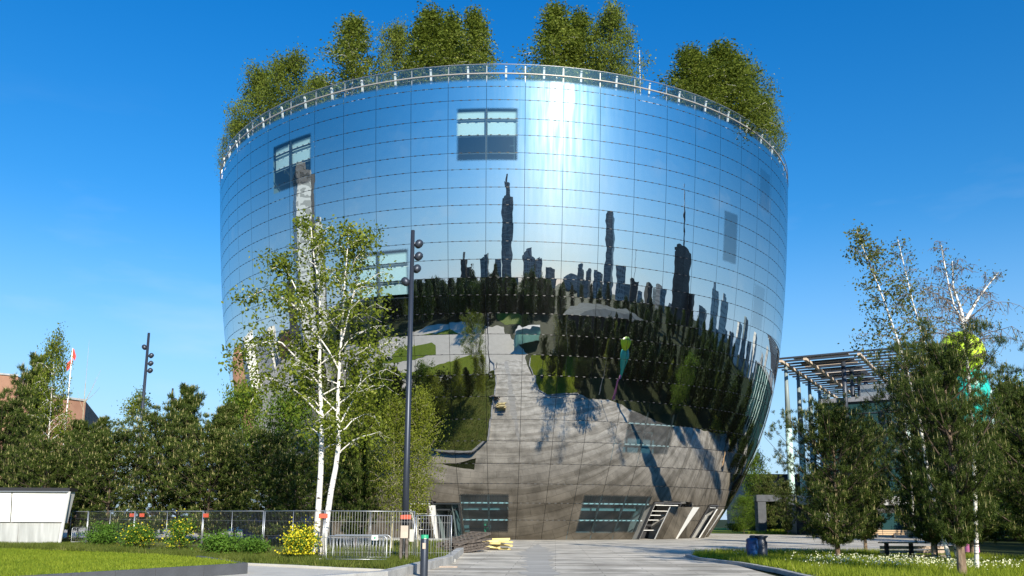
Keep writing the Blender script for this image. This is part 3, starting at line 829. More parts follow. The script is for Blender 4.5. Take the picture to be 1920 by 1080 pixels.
def slab_lawn(name, poly, z, mt, kerb_mat, w=.18, edge=None):
    """raised bed: kerb ring of separate stones plus the turf inside"""
    o = sheet(name, poly, z, mt)
    return o
def kerb_run(pts, z0, z1, w, mt, name='kerb', seg=1.0, top=None):
    """a row of kerb stones, each one its own piece"""
    root = link(name, None, None, (pts[0][0], pts[0][1], 0)); root['kind'] = 'structure'
    for (x0, y0), (x1, y1) in zip(pts[:-1], pts[1:]):
        L = math.hypot(x1 - x0, y1 - y0); n = max(1, round(L / seg)); a = math.atan2(y1 - y0, x1 - x0)
        key = (mt.name, round(L / n, 2), z0, z1, w)
        if key not in KS:
            b = MB(); l = L / n - .012; bev = .012
            b.box((0, 0, (z0 + z1) / 2 - bev / 2), (l, w, z1 - z0 - bev)); b.add([(-l / 2, -w / 2, z1 - bev), (l / 2, -w / 2, z1 - bev), (l / 2, w / 2, z1 - bev), (-l / 2, w / 2, z1 - bev), (-l / 2 + bev, -w / 2 + bev, z1), (l / 2 - bev, -w / 2 + bev, z1), (l / 2 - bev, w / 2 - bev, z1), (-l / 2 + bev, w / 2 - bev, z1)],
                  [(0, 1, 5, 4), (1, 2, 6, 5), (2, 3, 7, 6), (3, 0, 4, 7), (4, 5, 6, 7)])
            KS[key] = b.mesh('kerb_stone', mt)
        for i in range(n):
            t = (i + .5) / n
            o = link('kerb_stone', KS[key], root, (x0 + (x1 - x0) * t - pts[0][0], y0 + (y1 - y0) * t - pts[0][1], random.uniform(-.006, .004)))
            o.rotation_euler = (0, 0, a)
    return root
KS = {}
# the fenced planting bed
BED = [(-3.3, 26.5), (-3.6, 29.2), (-6.8, 30.6), (-10.2, 32.6), (-13, 36), (-20, 41), (-31, 47), (-46, 52), (-46, 60), (-4.6, 57.5), (-2.9, 54.8), (-2.75, 45), (-2.7, 36), (-2.75, 27)]
sheet('planting_bed', [(-3.1, 26.2), (-4.1, 26.7), (-10.3, 30.5), (-13, 33), (-20, 40), (-31, 45), (-46, 48), (-46, 60), (-4.6, 57.2), (-2.9, 54.8), (-2.6, 45), (-2.4, 33)], .06, M['rough_grass'])
kerb_run([(-5.3, 20.0), (-3.45, 22.8), (-2.35, 32), (-2.5, 45), (-2.75, 54.9), (-4.6, 57.4), (-20, 59.2)], -.02, .28, .3, M['concrete'])
kerb_run([(-3.2, 26.2), (-4.1, 26.6), (-10.3, 30.4)], -.02, .1, .14, M['concrete_light'])
# pale forecourt in the left corner
sheet('forecourt', [(-3.1, 26.0), (-4.1, 26.5), (-10.3, 30.3), (-12, 30), (-16, 18), (-5.4, 17), (-3.6, 22.8)], .016, M['concrete_light'])
# mown lawn left, its dark kerb
LAWN = [(-8.0, 25.4), (-9.3, 27.4), (-13, 31), (-21, 35.5), (-30, 38), (-46, 40), (-46, 36), (-30, 31), (-18, 22), (-12.2, 17), (-11.2, 19.5)]
sheet('lawn', LAWN, .3, M['lawn'])
kerb_run([(-7.95, 25.4), (-9.5, 22.6), (-11.25, 19.5), (-13, 16)], -.02, .33, .16, M['concrete_dark'], seg=1.4)
kerb_run([(-7.95, 25.4), (-9.2, 27.3), (-11, 29.8)], -.02, .33, .16, M['concrete_dark'], seg=1.4)
# right bed with long grass, its pale kerb
RBED = [(8.6, 24.0), (8.9, 28), (8.75, 32), (8.0, 35.5), (8.2, 38.5), (10, 40.6), (17.5, 41.2), (20, 36.6), (24, 29), (30, 16), (11, 16), (9.6, 20)]
sheet('grass_bed', RBED, .1, M['lawn'])
kerb_run([(9.4, 20), (8.5, 24), (8.75, 28), (8.6, 32), (7.85, 35.5), (8.05, 38.6), (9.9, 40.8), (17.6, 41.4)], -.02, .12, .22, M['concrete'], seg=.9)
# verge before the museum
sheet('verge', [gp(1330, 996)[:2], gp(1480, 997)[:2], (62, 100), (110, 130), (90, 175), (25, 165)], .01, M['lawn'])
sheet('verge_strip', [(44, 88), (50, 84), (78, 96), (74, 102)], .01, M['lawn'])
sheet('street', [(-75, 12), (-75, 61), (-60, 63), (-60, 135), (-200, 330), (-420, 300), (-300, 20)], -.008, M['plaza'])
# parkland seen only in the mirror
sheet('park_lawn', [(-22.7, 16), (-28, 14), (-33, 3), (-36.9, 0), (-52, 8), (-50, 30), (-40, 27)], .03, M['lawn_far'])
sheet('park_lawn_far', [(-26, -22), (-36, -20), (-66, -6), (-66, -14), (-38, -32)], .03, M['lawn_far'])
sheet('park_lawn_centre', [(1, -44), (16, -40), (22, -66), (6, -84), (-6, -66)], .03, M['lawn_far'])
sheet('courtyard', [(20, -14), (30, -18), (26, -26), (16, -20)], .02, M['plaza'])

def blades(name, poly, z, n, hgt, seed, mt, wid=.02, clump=0, parent=None, lean=.35):
    rg = np.random.default_rng(seed); P = np.array(poly, float); x0, y0 = P.min(0); x1, y1 = P.max(0)
    pts = rg.uniform((x0, y0), (x1, y1), (n * 4, 2))
    if clump:
        cs = rg.uniform((x0, y0), (x1, y1), (clump, 2)); pts = cs[rg.integers(0, clump, n * 4)] + rg.normal(0, .22, (n * 4, 2))
    ins = np.zeros(len(pts), bool); j = len(P) - 1
    for i in range(len(P)):
        c = ((P[i, 1] > pts[:, 1]) != (P[j, 1] > pts[:, 1])) & (pts[:, 0] < (P[j, 0] - P[i, 0]) * (pts[:, 1] - P[i, 1]) / (P[j, 1] - P[i, 1] + 1e-12) + P[i, 0])
        ins ^= c; j = i
    pts = pts[ins][:n]; m = len(pts)
    B = np.column_stack([pts, np.full(m, z)]); a = rg.uniform(0, 6.28, m); s = np.column_stack([np.cos(a), np.sin(a), 0 * a]) * wid * .5
    hh = hgt * rg.uniform(.4, 1.2, m); T = B + np.column_stack([rg.normal(0, lean, m) * hh, rg.normal(0, lean, m) * hh, hh])
    V = np.stack([B - s, B + s, T], 1).reshape(-1, 3)
    return props(link(name, mesh_np(name, V, np.arange(len(V)).reshape(-1, 3), mt), parent), kind='stuff')
M['grass_blade'] = leaf_mat('grass_blade', (0.12, 0.19, 0.015), (0.34, 0.4, 0.04), (0.45, 0.45, 0.12), .45)
M['weed'] = leaf_mat('weed_blade', (0.06, 0.1, 0.015), (0.17, 0.2, 0.04), (0.28, 0.26, 0.1), .4)
props(blades('mown_grass', LAWN, .29, 90000, .09, 1, M['grass_blade'], .03), 'short bright mown grass on the left lawn', 'grass')
props(blades('long_grass', RBED, .08, 90000, .3, 2, M['grass_blade'], .028), 'long bright green grass filling the right bed', 'grass')
props(blades('bed_weeds', [(-3.1, 26.3), (-4.1, 26.8), (-10.3, 30.6), (-13, 33), (-20, 40), (-31, 45), (-31, 49), (-14, 42), (-9, 38), (-2.6, 38)], .05, 60000, .26, 3, M['weed'], .035, clump=900), 'rough grass and weeds along the fence foot', 'grass')
props(blades('bed_grass_back', [(-3, 36), (-14, 40), (-46, 52), (-46, 60), (-4.6, 57), (-3.1, 54)], .05, 30000, .25, 4, M['weed'], .06), 'shaded rough grass under the pines behind the fence', 'grass')
props(blades('verge_grass', [(28, 100), (38, 95), (62, 100), (70, 115), (40, 125)], .0, 16000, .45, 5, M['grass_blade'], .08), 'grass verge in front of the museum', 'grass')
# daisies: small pale heads among the long grass
rg = np.random.default_rng(9)
cs = np.concatenate([rg.normal((14.4, 27.5), (1.6, 1.2), (26, 2)), rg.normal((12.2, 28.5), (1.8, 2.6), (22, 2))])
pts = cs[rg.integers(0, len(cs), 1500)] + rg.normal(0, .35, (1500, 2))
P3 = np.column_stack([pts, .3 + rg.uniform(0, .22, len(pts))]); P3 = P3[(P3[:, 0] > 9.2)]
V, F = quads_at(P3, .05, rg, .9)
props(link('daisies', mesh_np('daisies', V, F, M['daisy'])), 'small white flowers scattered through the long grass', 'flowers', kind='stuff')

# darker jagged sheet down the plaza's middle, edges stepping with the joints
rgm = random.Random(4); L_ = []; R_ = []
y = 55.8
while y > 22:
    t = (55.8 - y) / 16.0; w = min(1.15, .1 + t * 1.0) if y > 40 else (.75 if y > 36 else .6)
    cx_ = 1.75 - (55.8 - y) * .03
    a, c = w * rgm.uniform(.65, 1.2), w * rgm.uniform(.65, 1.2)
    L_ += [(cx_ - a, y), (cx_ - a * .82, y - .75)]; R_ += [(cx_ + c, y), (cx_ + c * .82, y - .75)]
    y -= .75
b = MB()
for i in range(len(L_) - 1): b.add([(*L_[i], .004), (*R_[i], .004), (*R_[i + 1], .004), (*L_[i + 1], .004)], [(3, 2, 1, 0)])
props(b.build('dark_paving_strip', mat('dark_paving', (0.3, 0.285, 0.255), .8, col2=(.46, .44, .4), vscale=.9, stretch=(.3, 2.2, 1), spec=.2)), kind='structure')

# ================================================================ doors at the bowl's foot
def door_open(k0, k1, ztop, lk0, lk1, off, band, side, label):
    """dark recess with a thin frame, and a mirrored leaf that stands proud of the wall with a white edge band"""
    d = link('folding_door', None, bowl); d['label'] = label
    n = 4; z0 = 0.02
    def P(k, z, dr): a = ang(k); q = rad(z) + dr; return Vector((q * math.cos(a), q * math.sin(a), z))
    b = MB(); ks = [k0 + (k1 - k0) * i / n for i in range(n + 1)]
    for i in range(n):
        b.add([P(ks[i], z0, -1.6), P(ks[i + 1], z0, -1.6), P(ks[i + 1], ztop, -2.4), P(ks[i], ztop, -2.4)], [(0, 1, 2, 3)])
        b.add([P(ks[i], ztop, -.05), P(ks[i + 1], ztop, -.05), P(ks[i + 1], ztop, -2.4), P(ks[i], ztop, -2.4)], [(0, 1, 2, 3)], 0)
    for k in (k0, k1): b.add([P(k, z0, -.05), P(k, z0, -1.6), P(k, ztop, -2.4), P(k, ztop, -.05)], [(0, 1, 2, 3)], 1)
    b.build('recess', [M['backing'], M['concrete']], d)
    b = MB()
    for k in (k0, k1):
        zz = [z0 + (ztop - z0) * i / 4 for i in range(5)]
        for i in range(4): b.bar(P(k, zz[i], .0), P(k, zz[i + 1], .0), .09, .2, 0)
    for i in range(n): b.bar(P(ks[i], ztop, .0), P(ks[i + 1], ztop, .0), .2, .1, 0)
    b.build('door_frame', M['backing'], d)
    b = MB(); b.bar(P(k0 + .12, ztop - .16, -.05), P(k1 - .1, ztop - .16, -.05), .1, .1)
    zz = [z0 + (ztop - .2 - z0) * i / 4 for i in range(5)]
    for i in range(4): b.bar(P(k0 + .1, zz[i], -.1), P(k0 + .1, zz[i + 1], -.1), .05, .05)
    b.build('inner_frame', M['steel_white'], d)
    for zz in (.75, 1.6, 2.0, 2.35):
        b = MB(); b.bar(P(k0 + .15, zz, -.5), P(k1 - .1, zz, -.5), .07, .05); b.build('rail_bar', M['steel_white'], d)
    b = MB(); m_ = 5; zt = ztop - .3
    lk = [lk0 + (lk1 - lk0) * i / 3 for i in range(4)]
    for i in range(m_):
        za, zb = z0 + (zt - z0) * i / m_, z0 + (zt - z0) * (i + 1) / m_
        for q in range(3): b.add([P(lk[q], za, off), P(lk[q + 1], za, off), P(lk[q + 1], zb, off), P(lk[q], zb, off)], [(0, 1, 2, 3)], 0)
        e = lk1 if side > 0 else lk0; o_ = lk0 if side > 0 else lk1
        w0, w1 = (band * (.35 + .65 * (i / m_)), band * (.35 + .65 * ((i + 1) / m_)))
        b.add([P(e, za, off), P(e + side * w0, za, off - .06), P(e + side * w1, zb, off - .06), P(e, zb, off)], [(0, 1, 2, 3)], 1)
        b.add([P(e + side * w0, za, off - .06), P(e + side * w0, za, off - .3), P(e + side * w1, zb, off - .3), P(e + side * w1, zb, off - .06)], [(0, 1, 2, 3)], 1)
        b.add([P(o_, za, off), P(o_, za, off - .12), P(o_, zb, off - .12), P(o_, zb, off)], [(0, 1, 2, 3)], 1)
    b.add([P(lk0, zt, off), P(lk1, zt, off), P(lk1, zt, off - .2), P(lk0, zt, off - .2)], [(0, 1, 2, 3)], 1)
    leaf = b.build('door_leaf', [M['mirror'], M['steel_white']], d)
    for zz in (.8, 2.0):
        hb = MB(); hb.box(P(lk1 if side > 0 else lk0, zz, off - .1), (.2, .2, .1)); hb.build('hinge', M['galv'], leaf)
    return d
door_open(5.32, 6.75, 3.0, 6.0, 7.3, .55, .5, 1, 'tall mirrored door leaf standing open, pale edge')
door_open(9.0, 9.9, 2.9, 9.5, 10.1, .5, .35, 1, 'mirrored door leaf standing open, bright white edge')
door_open(-3.98, -2.98, 2.95, -3.2, -3.08, .4, .2, 1, 'open mirrored door leaf with white steel frame')
# glazed entrance between the left door and the ground-floor window
ent = link('entrance', None, bowl)
b = MB()
for k in (-2.93, -2.05): b.bar(bpt(k, 0.02, -.1), bpt(k, 3.0, -.1), .1)
b.bar(bpt(-3, 2.8, -.1), bpt(-2, 2.8, -.1), .12); b.bar(bpt(-3, 2.35, -.5), bpt(-2, 2.35, -.5), .16)
b.build('entrance_frame', M['mullion'], ent)
b = MB()
b.add([bpt(-3.0, 0.02, -2.6), bpt(-2.0, 0.02, -2.6), bpt(-2.0, 3.4, -3.4), bpt(-3.0, 3.4, -3.4)], [(0, 1, 2, 3)])
b.add([bpt(-2.97, 0.02, -.15), bpt(-2.97, 0.02, -2.6), bpt(-2.97, 3.4, -3.4), bpt(-2.97, 3.4, -.15)], [(0, 1, 2, 3)])
b.build('lobby_wall', M['room_light'], ent)
M['shop_glass'] = bpy.data.materials.new('door_glass'); M['shop_glass'].use_nodes = True
nt = M['shop_glass'].node_tree; nt.nodes.remove(nt.nodes['Principled BSDF'])
tr = nt.nodes.new('ShaderNodeBsdfTransparent'); tr.inputs[0].default_value = (.55, .68, .68, 1); gl = nt.nodes.new('ShaderNodeBsdfGlossy'); gl.inputs['Roughness'].default_value = 0.02; mxs = nt.nodes.new('ShaderNodeMixShader'); mxs.inputs[0].default_value = .25
nt.links.new(tr.outputs[0], mxs.inputs[1]); nt.links.new(gl.outputs[0], mxs.inputs[2]); nt.links.new(mxs.outputs[0], nt.nodes['Material Output'].inputs[0])
for u0, u1 in ((-2.8, -2.52), (-2.5, -2.22)):
    b = MB(); q = [bpt(u0, .05, -1.2), bpt(u1, .05, -1.2), bpt(u1, .05, -1.2) + Vector((0, 0, 2.2)), bpt(u0, .05, -1.2) + Vector((0, 0, 2.2))]
    dl = link('glass_door', None, ent)
    b.add(q, [(0, 1, 2, 3)]); b.build('door_pane', M['shop_glass'], dl)
    b = MB()
    for i in range(4): b.bar(q[i], q[(i + 1) % 4], .07)
    b.build('door_stile', M['galv'], dl)
# green and white safety stripe seen through the ground floor glass
b = MB(); b.lathe(bpt(-1.15, .55, -.5), [(.16, 0), (.16, .42), (0, .42)], 10, 0); b.lathe(bpt(-1.15, 1.1, -.5), [(.15, 0), (.17, .2), (.12, .45), (0, .47)], 10, 0)
o = b.build('green_stand', M['green_sign']); o.location = (XB, DB, 0); props(o, 'small bright green stand behind the ground floor glass', 'stand')

# kiosk with a pitched glass roof and a mast on the terrace
kx, ky = at(1197, 140, 70)[:2]
kr = thing('roof_kiosk', (kx, ky, 33.4), 'small gabled glass kiosk on the roof terrace between the birches', 'kiosk', rz=R(14))
b = MB(); b.box((0, 0, 1.9), (4.4, 4, 3.8)); b.add([(-2.4, -2.1, 3.8), (2.4, -2.1, 3.8), (.2, -2.1, 5.0), (-2.4, 2.1, 3.8), (2.4, 2.1, 3.8), (.2, 2.1, 5.0)], [(0, 1, 2), (3, 5, 4), (0, 2, 5, 3), (1, 4, 5, 2)])
b.build('shell', mat('kiosk_grey', (0.35, 0.36, 0.37), .5), kr)
b = MB()
for x in (-2.2, -1.1, 0, 1.1, 2.2): b.bar((x, -2.05, 0), (x, -2.05, 4.6 - abs(x) * .4), .09)
b.build('glazing_bar', M['white'], kr)
fp = at(1192, 92, 66)
b = MB(); b.tube([(fp.x, 66, 33.4), (fp.x, 66, fp.z)], [.06, .03], 6); props(b.build('roof_mast', M['white']), 'thin white mast standing on the roof terrace', 'mast')

# ================================================================ lamp posts
def lamp_post(base, h, label, heads, tip):
    t = thing('lamp_post', base, label, 'street lamp', 'lamp posts with globe spotlights')
    b = MB(); b.tube([(0, 0, 0), (0, 0, h * .3), (tip[0], tip[1], h)], [.15, .125, .085], 12); b.lathe((0, 0, 0), [(.26, 0), (.26, .06), (.17, .09)], 12)
    b.build('pole', M['lamp_grey'], t)
    for z, a in heads:
        c = (.28 * math.cos(a) + tip[0], .28 * math.sin(a) + tip[1], h - z)
        b = MB(); q = Matrix.Rotation(R(35), 3, 'Y')
        prof = [(.0, -.2), (.09, -.2), (.14, -.15), (.17, -.04), (.16, .08), (.11, .15), (0, .18)]
        n = 12; vs = []; fs = []
        rz = Matrix.Rotation(a, 3, 'Z')
        for r_, zz in prof:
            for k in range(n): vs.append(rz @ (q @ Vector((r_ * math.cos(6.2832 * k / n), r_ * math.sin(6.2832 * k / n), zz))) + Vector(c))
        for i in range(len(prof) - 1):
            for k in range(n): fs.append((i * n + k, i * n + (k + 1) % n, (i + 1) * n + (k + 1) % n, (i + 1) * n + k))
        b.add(vs, fs, 0, True); hd = b.build('spotlight', M['lamp_grey'], t)
        b = MB(); b.bar((tip[0], tip[1], h - z), c, .07); b.build('bracket', M['lamp_grey'], hd)
    return t
lamp_post((-4.22, 33.5, .05), 13.6, 'tall dark lamp post in front of the bowl beside the notice boards', [(.55, .3), (1.1, .2), (1.6, .8), (2.2, 2.9)], (0, 0))
lamp_post((-25.6, 57, .2), 14.2, 'dark lamp post rising out of the pines on the left', [(1.0, 2.9), (1.6, .2), (2.15, .3), (2.65, .5)], (.05, 0))
lamp_post((-33.2, 80, 0), 14.0, 'farthest lamp post, only its top showing above the pines', [(1.1, .3), (1.7, .2)], (.1, 0))

# ================================================================ construction fence
rf = random.Random(3)
def wire_mesh(L, H=1.95, yb=.08):
    b = MB(); n = int(L / .105)
    for i in range(1, n):
        x = L * i / n; b.add([(x - .006, 0, yb), (x + .006, 0, yb), (x + .006, 0, H), (x - .006, 0, H)], [(0, 1, 2, 3)])
    for z in (.35, .9, 1.5):
        b.add([(0, .004, z - .005), (L, .004, z - .005), (L, .004, z + .005), (0, .004, z + .005)], [(0, 1, 2, 3)])
    return b
def fence_panel(p, q, z, label, foot=True, mid=True, H=2.0):
    p, q = Vector((*p, z)), Vector((*q, z)); L = (q - p).length; a = math.atan2(q.y - p.y, q.x - p.x)
    t = thing('mesh_fence', p, label, 'fence panel', 'temporary steel mesh fence panels', a)
    t.rotation_euler = (rf.uniform(-.012, .012), 0, a)
    for x in (.04, L - .04):
        b = MB(); b.tube([(x, 0, 0), (x, 0, H)], .022, 8); b.build('frame_post', M['galv'], t)
    for zz in (.1, H - .02):
        b = MB(); b.tube([(.04, 0, zz), (L - .04, 0, zz)], .019, 8); b.build('frame_rail', M['galv'], t)
    if mid:
        b = MB(); b.tube([(L / 2, 0, .1), (L / 2, 0, H)], .013, 6); b.build('middle_post', M['galv'], t)
    b = MB(); b.box((L - .05, 0, .06), (.24, .68, .13)); b.build('foot', M['concrete'], t)
    props(wire_mesh(L, H).build('wire_mesh', M['wire'], t), kind='stuff')
    return t
FP = [(-31.5, 53), (-27.2, 50.2), (-23.4, 46.5), (-18.9, 42.2), (-14.1, 38.5), (-10.35, 35.2), (-7.15, 32.2), (-3.72, 32.7)]
labs = ['mesh fence panel behind the white cabin', 'mesh fence panel just right of the white cabin, barrier before it', 'mesh fence panel behind the leafy green bush and first yellow flowers',
        'mesh fence panel with the tall yellow flowers at its foot', 'mesh fence panel bowed inward, behind the two low green bushes', 'mesh fence panel left of the twin birch, yellow bush at its foot', 'long mesh fence panel behind the crowd barriers, between birch and lamp post']
for i in range(7):
    fence_panel(FP[i], FP[i + 1], .03, labs[i], H=1.92)
fence_panel((-3.72, 32.7), (-2.32, 33.2), .0, 'short mesh fence panel right of the lamp post, standing lower', H=1.8)
def plate(pos, w, h, mt, label, cat, name, rz=0.0, group=None, th=.02):
    b = MB(); b.box((0, 0, 0), (w, th, h)); o = b.build(name, mt, None, pos); o.rotation_euler = (0, 0, rz); return props(o, label, cat, group)
for (x, y, l) in ((-27.0, 50.0, 'small red plate at the fence post nearest the white cabin'), (-19.3, 42.6, 'red plate left of the doubled fence post'), (-18.4, 41.7, 'red plate right of the doubled fence post'),
                  (-14.0, 38.3, 'red plate on the fence post above the yellow flowers'), (-7.3, 32.2, 'red plate on the fence beside the birch trunks'), (-4.25, 33.0, 'wide red plate in front of the tall lamp post')):
    plate((x + .12, y - .1, 1.74 if x < -5 else 1.72), .34 if x < -5 else .42, .17, M['red_sign'], l, 'sign plate', 'fence_clip_sign', rz=R(-30 if x < -10 else 0), group='red plates on the fence')
# notice boards at the lamp's foot
nb = thing('notice_board', (-3.98, 31.5, .05), 'pink-brown notice board on two wooden posts at the lamp foot', 'notice board')
for x in (-.12, .1):
    b = MB(); b.box((x, 0, .45), (.1, .08, .9)); b.build('post', M['wood_dark'], nb)
b = MB(); b.box((0, -.06, 1.12), (.28, .03, .46)); b.build('board', M['board'], nb)
nb2 = thing('white_board', gp(775, 1012, .9), 'pale cream sheet hanging beside the pink-brown notice board', 'notice sheet')
b = MB(); b.box((0, 0, .12), (.16, .02, .46)); b.build('sheet', M['concrete_light'], nb2)

# crowd barriers
def barrier(p, L, rz, label, H=1.05):
    t = thing('crowd_barrier', p, label, 'crowd barrier', 'galvanised crowd barriers', rz)
    r_ = .12; pts = [(0, 0, 0.12)] + [(0, 0, H - r_)] + [(r_ * (1 - math.cos(a)), 0, H - r_ + r_ * math.sin(a)) for a in (.5, 1.1, 1.57)]
    pts += [(L - x, y, z) for x, y, z in reversed(pts)]
    b = MB(); b.tube(pts, .02, 8); b.build('frame', M['galv'], t)
    b = MB(); b.tube([(0, 0, .25), (L, 0, .25)], .016, 8); b.build('bottom_rail', M['galv'], t)
    n = 17
    bm_ = None
    for i in range(1, n):
        if bm_ is None: q = MB(); q.tube([(0, 0, .25), (0, 0, H - .02)], .008, 5); bm_ = q.mesh('bar', M['galv'])
        link('bar', bm_, t, (L * i / n, 0, 0))
    for x in (.12, L - .12):
        b = MB(); b.tube([(x, -.32, .02), (x, -.2, .12), (x, .2, .12), (x, .32, .02)], .017, 6); b.build('foot', M['galv'], t)
    return t
p0 = gp(615, 1060, .02); p0.z = .02
barrier(gp(615, 1066), 2.1, R(-2), 'crowd barrier in front of the planting bed, nearest one')
bb = barrier(gp(619, 1062, .0) + Vector((.1, .25, 0)), 2.1, R(2), 'crowd barrier standing just behind the nearest one')
plate(gp(708, 1011, 1.0) + Vector((0, -.2, 0)), .22, .16, M['white'], 'small white plate with green cross on the barrier', 'sign plate', 'barrier_sign')
b = MB(); b.box((0, 0, 0), (.09, .01, .03)); b.box((0, -.002, 0), (.03, .01, .09)); o = b.build('green_cross', M['green_sign'], bpy.data.objects['barrier_sign'], (0, -.02, 0))
barrier(gp(136, 1034, 0), 2.2, R(68), 'crowd barrier standing askew beside the white cabin', 1.05)

# bollard
bo = thing('bollard', (-2.55, 24.9, 0), 'dark blue-grey bollard with green cap band in the foreground', 'bollard')
b = MB(); b.lathe((0, 0, 0), [(.115, 0), (.115, 1.17), (.105, 1.195), (0, 1.195)], 20); b.build('post', M['lamp_grey'], bo)
b = MB(); b.lathe((0, 0, 0), [(.118, 1.09), (.118, 1.18), (.108, 1.2), (0, 1.2)], 20); b.build('cap', M['green_sign'], bo)
b = MB(); b.box((0, -.125, .88), (.09, .012, .17)); b.build('label_plate', M['wood_pale'], bo)
b = MB(); b.box((.03, -.128, 1.09), (.07, .01, .03)); b.build('sticker', M['concrete_light'], bo)
sb = thing('low_bollard', gp(1529, 1079), 'low grey block bollard at the kerb, cut by the frame', 'bollard')
b = MB(); b.lathe((0, 0, 0), [(.16, 0), (.16, .1), (.13, .13), (0, .13)], 16); b.build('block', M['concrete_dark'], sb)

# stack of dark lattice pallets and the yellow boards beside it
for i in range(5):
    t = thing('pallet', (-2.45 + .05 * i, 42.0 + .12 * i, .02 + .15 * i), ['lowest dark pallet of the leaning stack by the kerb', 'second pallet from the bottom of the dark stack', 'middle pallet of the dark stack by the kerb', 'second pallet from the top of the dark stack', 'topmost dark pallet, tipped on its stack'][i], 'pallet', 'stacked dark pallets', R(62 + rf.uniform(-6, 6)))
    t.rotation_euler = (R(rf.uniform(-3, 3)), R(-3 if i < 4 else -8), t.rotation_euler[2])
    b1 = MB(); b1.box((0, 0, 0), (.12, 1.1, .022)); sm_ = b1.mesh('slat', M['wood_dark'])
    for j in range(9):
        o = link('slat', sm_, t, (-1.6 + .4 * j, 0, .12)); o.rotation_euler = (0, 0, rf.uniform(-.05, .05))
    b1 = MB(); b1.box((0, 0, 0), (3.6, .09, .09)); sk = b1.mesh('runner', M['wood_dark'])
    for j in (-.48, 0, .48): link('runner', sk, t, (0, j, .06))
yr = random.Random(5)
yb = gp(930, 1031)
for i in range(11):
    b = MB(); L = yr.uniform(1.0, 1.6); b.box((0, 0, 0), (L, yr.uniform(.16, .3), .1))
    o = b.build('timber_board', M['wood_yellow'], None, (yb.x + yr.uniform(-.35, .35), yb.y + yr.uniform(-.4, .4), .06 + .1 * (i // 2)))
    o.rotation_euler = (yr.uniform(-.04, .04), yr.uniform(-.08, .08), yr.uniform(-.35, .35))
    props(o, 'short fresh yellow board in the loose pile beside the dark pallets', 'board', 'fresh yellow boards piled by the pallets')
t = thing('fence_base_plate', gp(845, 1065), 'flat rusty metal base plate lying on the plaza', 'base plate'); b = MB(); b.box((0, 0, .02), (.62, .3, .03)); b.build('plate', M['wood_pale'], t)

# white cabin left
cab = thing('white_cabin', (-28.4, 45.6, .0), 'white site cabin with slanting side and black roof edge', 'cabin', rz=R(2))
pts0 = [(-6, 0), (3.85, 0), (3.85, 3.2), (-6, 3.2)]
b = MB(); b.add([(-6, .25, 0), (3.75, .25, 0), (3.75, .6, 0), (-6, .6, 0), (-6, .18, 1.32), (3.9, .18, 1.32), (3.9, .6, 1.32), (-6, .6, 1.32)], [(0, 1, 5, 4), (1, 2, 6, 5), (2, 3, 7, 6), (3, 0, 4, 7)])
b.build('lower_wall', M['white_dirty'], cab)
for x0, x1 in ((-6, -3.6), (-3.55, -1.2), (-1.15, 1.2), (1.25, 4.05)):
    b = MB(); b.add([(x0, .05, 1.36), (x1, .05, 1.36), (x1 + (.2 if x1 > 4 else 0), -.1, 2.98), (x0, -.1, 2.98)], [(0, 1, 2, 3)])
    b.box(((x0 + x1) / 2, .12, 1.36), (x1 - x0, .12, .03)); b.build('upper_panel', M['white'], cab)
b = MB(); b.add([(4.0, .2, 1.3), (4.0, .6, 1.3), (4.28, .6, 3.0), (4.28, -.06, 3.0)], [(0, 1, 2, 3)]); b.build('side_panel', M['white'], cab)
b = MB(); b.bar((3.95, -.02, 0), (4.3, -.14, 3.0), .1); b.build('corner_post', M['white'], cab)
b = MB(); b.box((-.85, .25, 3.1), (10.4, .9, .18)); b.build('roof', M['black'], cab)
b = MB(); b.box((-.85, -.22, 2.98), (10.3, .06, .05)); b.build('gutter', M['galv'], cab)
for x in (-5.5, -4.6, -3.3, -1.9, -.2, 1.6): 
    b = MB(); b.box((x, .2, .65), (.03, .05, 1.28)); b.build('batten', M['concrete'], cab)

# litter bins with blue bags
for i, (px, l) in enumerate(((1416, 'blue bag-covered bin left of the dark bin by the kerb'), (1433, 'dark blue-black bin right of the blue one by the kerb'))):
    p = gp(px, 1049); t = thing('litter_bin', p, l, 'litter bin'); t.scale = (.92, .92, 1.3)
    b = MB(); n = 14
    if i == 0: b.lathe((0, 0, 0), [(.2, 0), (.27, .1), (.25, .3), (.3, .45), (.26, .6), (.28, .68), (.2, .74), (.12, .72), (0, .6)], n); b.build('bag', M['blue_bin'], t); b = MB(); b.lathe((-.2, -.12, 0), [(.02, 0), (.16, .04), (.14, .16), (.05, .2), (0, .2)], 10); b.build('small_bag', M['bin_dark'], t)
    else: b.lathe((0, 0, 0), [(.23, 0), (.25, .1), (.25, .62), (.2, .66), (.2, .72), (.3, .79), (.3, .81), (.24, .79), (.15, .7)], n); b.build('drum', M['bin_dark'], t)
    b = MB(); b.lathe((.02, 0, .72), [(.12, 0), (.16, .05), (.1, .1), (0, .08)], 10); b.build('lid', M['bin_dark'], t)

